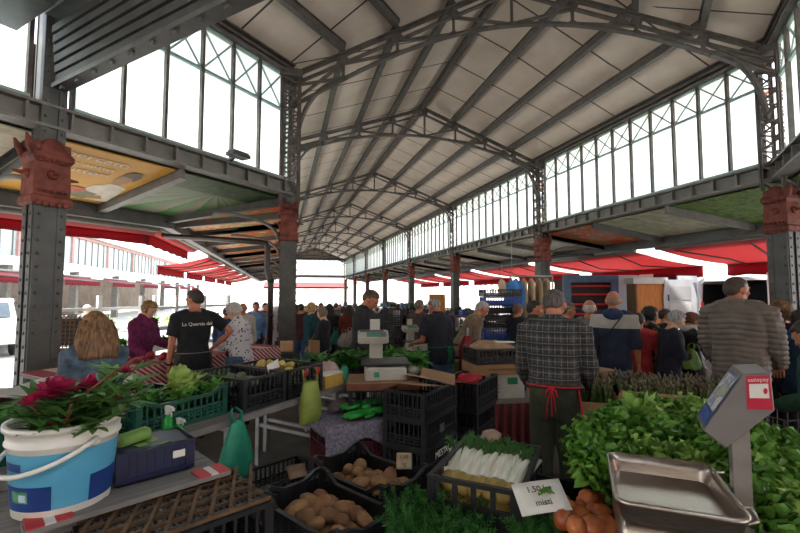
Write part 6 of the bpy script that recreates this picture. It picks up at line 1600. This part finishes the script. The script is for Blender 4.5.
# --- plaid man close by
P = person('man in a dark plaid shirt with bright red apron strings, seen from behind', 553, 290, 3.3, 6, plaid('plaid_flannel','4a4644','8c8884','1c1c1e',.042), OLIVE, ('short','2c2622','605650'), SKINR, ('low','low'), head=(16,8), lean=7, bulk=1.1, loose=.028, collar=True, vox=.009, hem=.95)
PINKS = cloth_m('crimson_ribbon','b80f2e','d41c3e')
strings(P, PINKS, 1.0, .034); up = P['up']
MB().tube([up((.175,-.06,.99)), up((.20,-.09,.85)), up((.205,-.09,.68)), up((.215,-.08,.52))], .014, 6, flat=.4).build('hanging_ribbon', PINKS, P['t'])
BELT = cloth_m('leather_belt','3a2418','4c3020'); T_ = P['TOR'][2]
MB().tube([up(((T_[1]+.020)*math.cos(2*PI*k/28), (T_[2]+.020)*math.sin(2*PI*k/28), 1.0)) for k in range(29)], .022, 8, flat=1).build('belt', BELT, P['t'])
P['t'].location.z = 0
# --- crowd on the right
P = person('balding older man in a light grey sweater beside the hooded man', 589, 300, 5.3, 10, cloth_m('light_grey_sweater','5c5a58','767472'), GREYT, ('thin','9a948e','b4aea8'), SKINR, ('down','down'), loose=.028)
P = person('bald man in a navy and cream banded hoodie, seen from behind', 613, 291, 5.0, 4, zband('hoodie_bands',[(0,'141c30'),(.625,'9c978e'),(.70,'1c2842')]), JEANSL, ('thin','8a6a56'), SKINR, ('down','down'), 'roll', bulk=.98, loose=.026)
up = P['up']; MB().tube([up((.10,-.155,1.44)), up((0,-.172,1.30)), up((-.13,-.168,1.16)), up((-.20,-.10,1.05)), up((-.22,.04,1.0))], .014, 6, flat=.5).build('bag_strap', BLKT, P['t'])
mb = MB(); mb.ell((0,0,0),(.11,.06,.07),14,10); mb.v = [tuple(up((v[0],v[1]-.125,v[2]+1.455))) for v in mb.v]; mb.build('hood', cloth_m('hood_navy','1c2842','26345a'), P['t'])
person('person in a coral red T-shirt and brown trousers behind the hooded man', 638, 313, 5.4, 12, cloth_m('coral_tee','a82c30','c23e40'), cloth_m('brown_trousers','2e2420','3c302a'), ('short','1c1612'), SKIN, ('fold','low'), 'short', loose=.024)
person('person with black curly hair in a camouflage jacket', 649, 308, 5.6, 62, dots('camouflage','1c1a14','6a5c44',16,.34), DARKT, ('curly','0c0a0a','181414'), SKIND, ('low','low'), loose=.028)
person('dark haired man looking past the grey haired woman', 664, 309, 6.1, 80, DARKT, DARKT, ('short','1c1612'), SKIN)
P = person('old woman with short grey hair in a navy coat holding her purse', 672, 311, 5.0, 72, cloth_m('navy_wool','141522','1e2030'), DARKT, ('wavy','6c6a68','a4a2a0'), SKINP, ('fold','fold'), female=True, head=(14,0), lean=7, loose=.036, longtop=.2)
P = person('woman with a white scarf in a black coat beside the grey haired woman', 689, 313, 5.2, 60, BLKW, DARKT, ('wavy','4a2c20','6a4030'), SKINP, ('low','fold'), female=True, head=(10,0), loose=.036, longtop=.2)
hd = P['up']; MB().loft([[hd(p) for p in ering((0,.0,z),r_,r_)] for z, r_ in ((1.45,.10),(1.48,.115),(1.52,.10),(1.545,.085))]).build('scarf', cloth_m('white_scarf','a8a4a0','c0bcb8'), P['t'])
small_bag('lime green bag hanging from the hand of the woman with white scarf', D(691,349,4.85), '6c8c3c', .1, .22); small_bag('black and white patterned bag beside the lime green bag', D(699,350,4.9), '4c4a4c', .1, .2)
small_bag('orange bag hanging behind the old woman in navy', D(659,362,5.2), 'a83a14', .09, .25)
# --- man in the puffer jacket
P = person('man with cropped hair in a quilted grey brown puffer jacket, seen from behind', 736, 277, 4.0, 12, cloth_m('quilted_taupe','5a5048','6e635a',10,.6), DARKT, ('buzz','2e221a','4e3c30'), SKINR, ('low','low'), head=(4,35), bulk=1.08, loose=.042, puffer=True, collar=True, vox=.007)
P = person('woman with curly light brown hair beside the man in a puffer jacket', 780, 303, 4.3, 40, cloth_m('dark_coat','1a1618','262024'), DARKT, ('curly','4a3424','8a6a48'), SKINP, ('low','low'), female=True, loose=.03)
P = person('person in purple and blue at the edge behind the curly haired woman', 800, 310, 4.1, 20, zband('purple_blue',[(0,'14304a'),(.60,'1c4a7c'),(.64,'2a1634')]), DARKT, ('short','2a2018'), SKIN, loose=.03)
P = person('person in a dark green jacket bending at the edge of the lettuce heap', 815, 322, 3.0, -60, cloth_m('bottle_green','173424','234a34'), DARKT, ('short','2a2018'), SKIN, ('reach','reach'), lean=30, loose=.03)
# ------------------------------------------------------------------ sunny side: railings, plant stall
WM = WHITEM
def stall_frame(label, p, az, L, zs=(.55,.95,1.35), h=1.6, npost=4):
    t = thing('plant_rack', label, 'rack', V((p.x,p.y,0)), rz_of(az))
    for k in range(npost):
        MB().box((-L/2+L*k/(npost-1),0,h/2),(.07,.07,h)).build('upright', WM, t)
    for z in zs: MB().box((0,0,z),(L,.05,.05)).build('rail', WM, t)
    for z in zs[:2]: MB().box((0,.25,z-.04),(L,.5,.03)).build('shelf', WM, t)
    return t
q = D(128,320,8.6); stall_frame('white metal rack of pot plants in the sunny square', q, 45, 3.2)
q2 = D(190,320,9.5); stall_frame('second white metal rack of plants, behind the man in black T-shirt', q2, 30, 2.6)
def greens_at(p, sc, lb, grp, me): 
    o = bpy.data.objects.new('pot_plant', me); C.objects.link(o); o.location = p; o.scale = (sc,)*3; o.rotation_euler = (0,0,rnd.uniform(0,6)); return tag(o, lb, 'plant', grp)
BR = leafy_mesh(77, M_('sunlit_leaf','8aa04a','b4c478',5,.5,trans=.3), 40, .16, .05)
for k in range(9): greens_at(q+U2(45)*(-1.3+.33*k)+U2(-45)*.2+V((0,0,1.02 if k%2 else .60))-V((0,0,q.z)), 1.2, 'bright green potted plant on the white rack in the sun', 'plants on the white rack', BR if k%2 else GM[2])
for k in range(8): greens_at(q2+U2(30)*(-1.1+.31*k)+U2(-60)*.2+V((0,0,1.02 if k%2 else .60))-V((0,0,q2.z)), 1.2, 'green potted plant on the second white rack', 'plants on the second rack', GM[2] if k%3 else BR)
# wall of brown netting sacks beside the massive column
q = D(70,345,6.2)
for k in range(3):
    t = thing('mesh_basket', 'brown wire mesh basket stacked beside the massive column, %s from the ground' % ORD[k], 'basket', V((q.x,q.y,.01+.45*k)), -YAW)
    mb = MB(); 
    for i in range(13): x = -.36+.06*i; mb.box((x,-.25,.21),(.012,.012,.42)); mb.box((x,.25,.21),(.012,.012,.42))
    for j in range(8): z = .01+.058*j; mb.box((0,-.25,z),(.74,.014,.012)); mb.box((0,.25,z),(.74,.014,.012)); mb.box((-.365,0,z),(.012,.5,.012)); mb.box((.365,0,z),(.012,.5,.012))
    mb.build('wire_mesh', RODW, t); MB().box((0,0,.2),(.66,.44,.36)).build('contents', M_('dark_contents','3a302a','4c4038',8,.9), t)
# white cloth at the foot of the massive column
t = thing('white_sheet', 'white sheet folded at the foot of the massive column', 'cloth', D(12,412,3.3)*1, 0); t.location.z = .87
MB().sheet(14, 10, lambda u, v: V((-.45+.9*u, -.2+.45*v, .05+.05*math.sin(u*7)*math.sin(v*5)-.15*max(0,u-.8))), .012).build('cloth', WHITEW, t)
p = t.location; table('small table under the folded white sheet', V((p.x,p.y,0)), .2, .9,.5,.85, DARKW, 2)
# green crates at the left edge
p = G(18,445,.85); crate('dark green crate at the edge behind the flower bucket', V((p.x-.05,p.y+.12,.85)), rz_of(60), .6,.4,.2, GREENP, .05)
p = G(10,395,1.02)
# stock along the hall: flower and plant stalls under the right canopy
rg = random.Random(31)
FLW = [leafy_mesh(80+i, M_('bloom_'+c, c, c2, 12, .6, trans=.2), 34, .14, .06) for i,(c,c2) in enumerate((('7a1c2c','b03a4c'),('8a8a2c','bcb84c'),('2c5a24','4a7c38'),('8a4a6c','b07a98')))]
for i in range(26):
    y = 13+rg.uniform(0,24); x = rg.uniform(5.2,7.6); z = rg.choice((.5,.8,1.0))
    t = thing('flower_tub', 'tub of %s under the far canopy, %s from the near end' % (('red flowers','yellow flowers','green plants','pink flowers')[i%4], ORD[i//4]), 'plant', V((x,y,0)))
    MB().lathe([(.14,0),(.2,z*.6),(.2,z*.62)],14).build('tub', BLACKP if i%3 else METAL, t)
    o = bpy.data.objects.new('blooms', FLW[i%4]); C.objects.link(o); o.parent = t; o.location = (0,0,z*.62+.02); o.scale = (1.5,1.5,1.8)
for i in range(5):
    y = 10.5+4.2*i; table('long stall table under the far canopy, %s from the near end' % ORD[i], V((6.9,y,0)), PI/2, 3.2,.9,.8, DARKW, 2)
    for k in range(4):
        crate('crate of produce on the %s far stall table, %s along it' % (ORD[i], ORD[k]), V((6.9,y-1.2+.8*k,.80)), 0, .6,.4,.2, (BLACKP,GREENP,BLUEPL,BLACKP)[k])
        o = bpy.data.objects.new('leafy_bunch', (GM+FLW)[(i*3+k)%8]); C.objects.link(o); o.location = (6.9,y-1.2+.8*k,.95); o.scale = (1.3,)*3
        tag(o, 'heap of leaves in the crate on the %s far stall table, %s along it' % (ORD[i], ORD[k]), 'leafy greens')
for i in range(4):
    y = 11.5+4.2*i; table('stall table in the far row behind the corner column, %s from it' % ORD[i], V((.9,y,0)), PI/2, 2.6,.8,.8, DARKW, 2)
    for k in range(3): greens_at(V((.9,y-.9+.9*k,.86)), 1.5, 'heap of greens on the %s table behind the corner column' % ORD[i], 'greens on the %s table behind the column' % ORD[i], (GM+FLW)[(i+k)%8])
# orange brown locker by the far canopy
p = D(437,305,11.5); t = thing('wooden_cabinet', 'orange brown wooden cabinet under the far canopy', 'cabinet', V((p.x,p.y,0)), -YAW); MB().box((0,0,.81),(.40,.4,1.62)).build('body', WOOD, t)
for s in (-1,1): MB().box((s*.1,-.21,.81),(.18,.02,1.5)).build('door', WOOD, t)
# small crates and boxes under the awnings by the vans
for i in range(6):
    p = D(600+30*i, 330, 10.5+.3*i); t = thing('box', 'cardboard box on the ground before the vans, %s from the lorry' % ORD[i], 'box', V((p.x,p.y,0)), rg.uniform(0,1)); MB().box((0,0,.2),(.5,.4,.4)).build('carton', CARD if i%2 else PAPER, t)
# pushchair wheel by the puffer jacket
p = D(775,425,3.0); t = thing('shopping_trolley', 'dark wire shopping trolley beyond the scale post', 'trolley', V((p.x,p.y,0)), 0)
mb = MB()
for k in range(7): mb.tube([(-.2,-.2+.066*k,.4),(-.22,-.2+.066*k,.85)], .005, 5); mb.tube([(.2,-.2+.066*k,.4),(.22,-.2+.066*k,.85)], .005, 5)
for z in (.4,.55,.7,.85): mb.tube([(-.21,-.21,z),(.21,-.21,z),(.21,.21,z),(-.21,.21,z),(-.21,-.21,z)], .006, 5)
mb.build('basket', GREYD, t); MB().tube([(-.2,.2,.02),(-.2,.2,1.0),(.2,.2,1.0),(.2,.2,.02)], .012, 6).build('frame', GREYD, t)
for s in (-1,1): MB().tube([(-.2 if s < 0 else .2,.2,.02),(-.2 if s < 0 else .2,-.25,.02),(-.2 if s < 0 else .2,-.2,.4)], .012, 6).build('side_frame', METAL, t)
# ------------------------------------------------------------------ light, camera
w = bpy.data.worlds.new('sky'); scene.world = w; w.use_nodes = True
nt = w.node_tree; bg = nt.nodes['Background']
t = nt.nodes.new('ShaderNodeTexCoord'); sx = nt.nodes.new('ShaderNodeSeparateXYZ'); link(nt, t.outputs['Generated'], sx.inputs[0])
f = noise_n(nt, t.outputs['Generated'], 3.0, 5)
c = ramp(nt, sx.outputs['Z'], [(0,'ffffff'),(.6,'dcecff')])
link(nt, c, bg.inputs['Color']); bg.inputs['Strength'].default_value = 1.0
sl = bpy.data.lights.new('sun', 'SUN'); sl.energy = 4.0; sl.angle = R(6); sl.color = (1,.95,.88)
so = bpy.data.objects.new('sun', sl); C.objects.link(so)
sd = (-RGT*.8 - FH*.35).normalized()
so.rotation_euler = V((sd.x*math.cos(R(56)), sd.y*math.cos(R(56)), math.sin(R(56)))).to_track_quat('Z','Y').to_euler()
so.location = (0,0,30)
cd = bpy.data.cameras.new('camera'); co = bpy.data.objects.new('camera', cd); C.objects.link(co)
cd.sensor_width = 36; cd.lens = 36*FOC/800; cd.clip_start = .05; cd.clip_end = 500
co.location = EYE
co.rotation_euler = Matrix((RGT, UPV, -FWD)).transposed().to_euler()
scene.camera = co
vs = scene.view_settings
scene.display_settings.display_device = 'sRGB'
vs.view_transform = 'Standard'; vs.look = 'None'; vs.gamma = 1; vs.use_curve_mapping = False
vs.exposure = 2.18
scene.cycles.max_bounces = 10; scene.cycles.transparent_max_bounces = 24
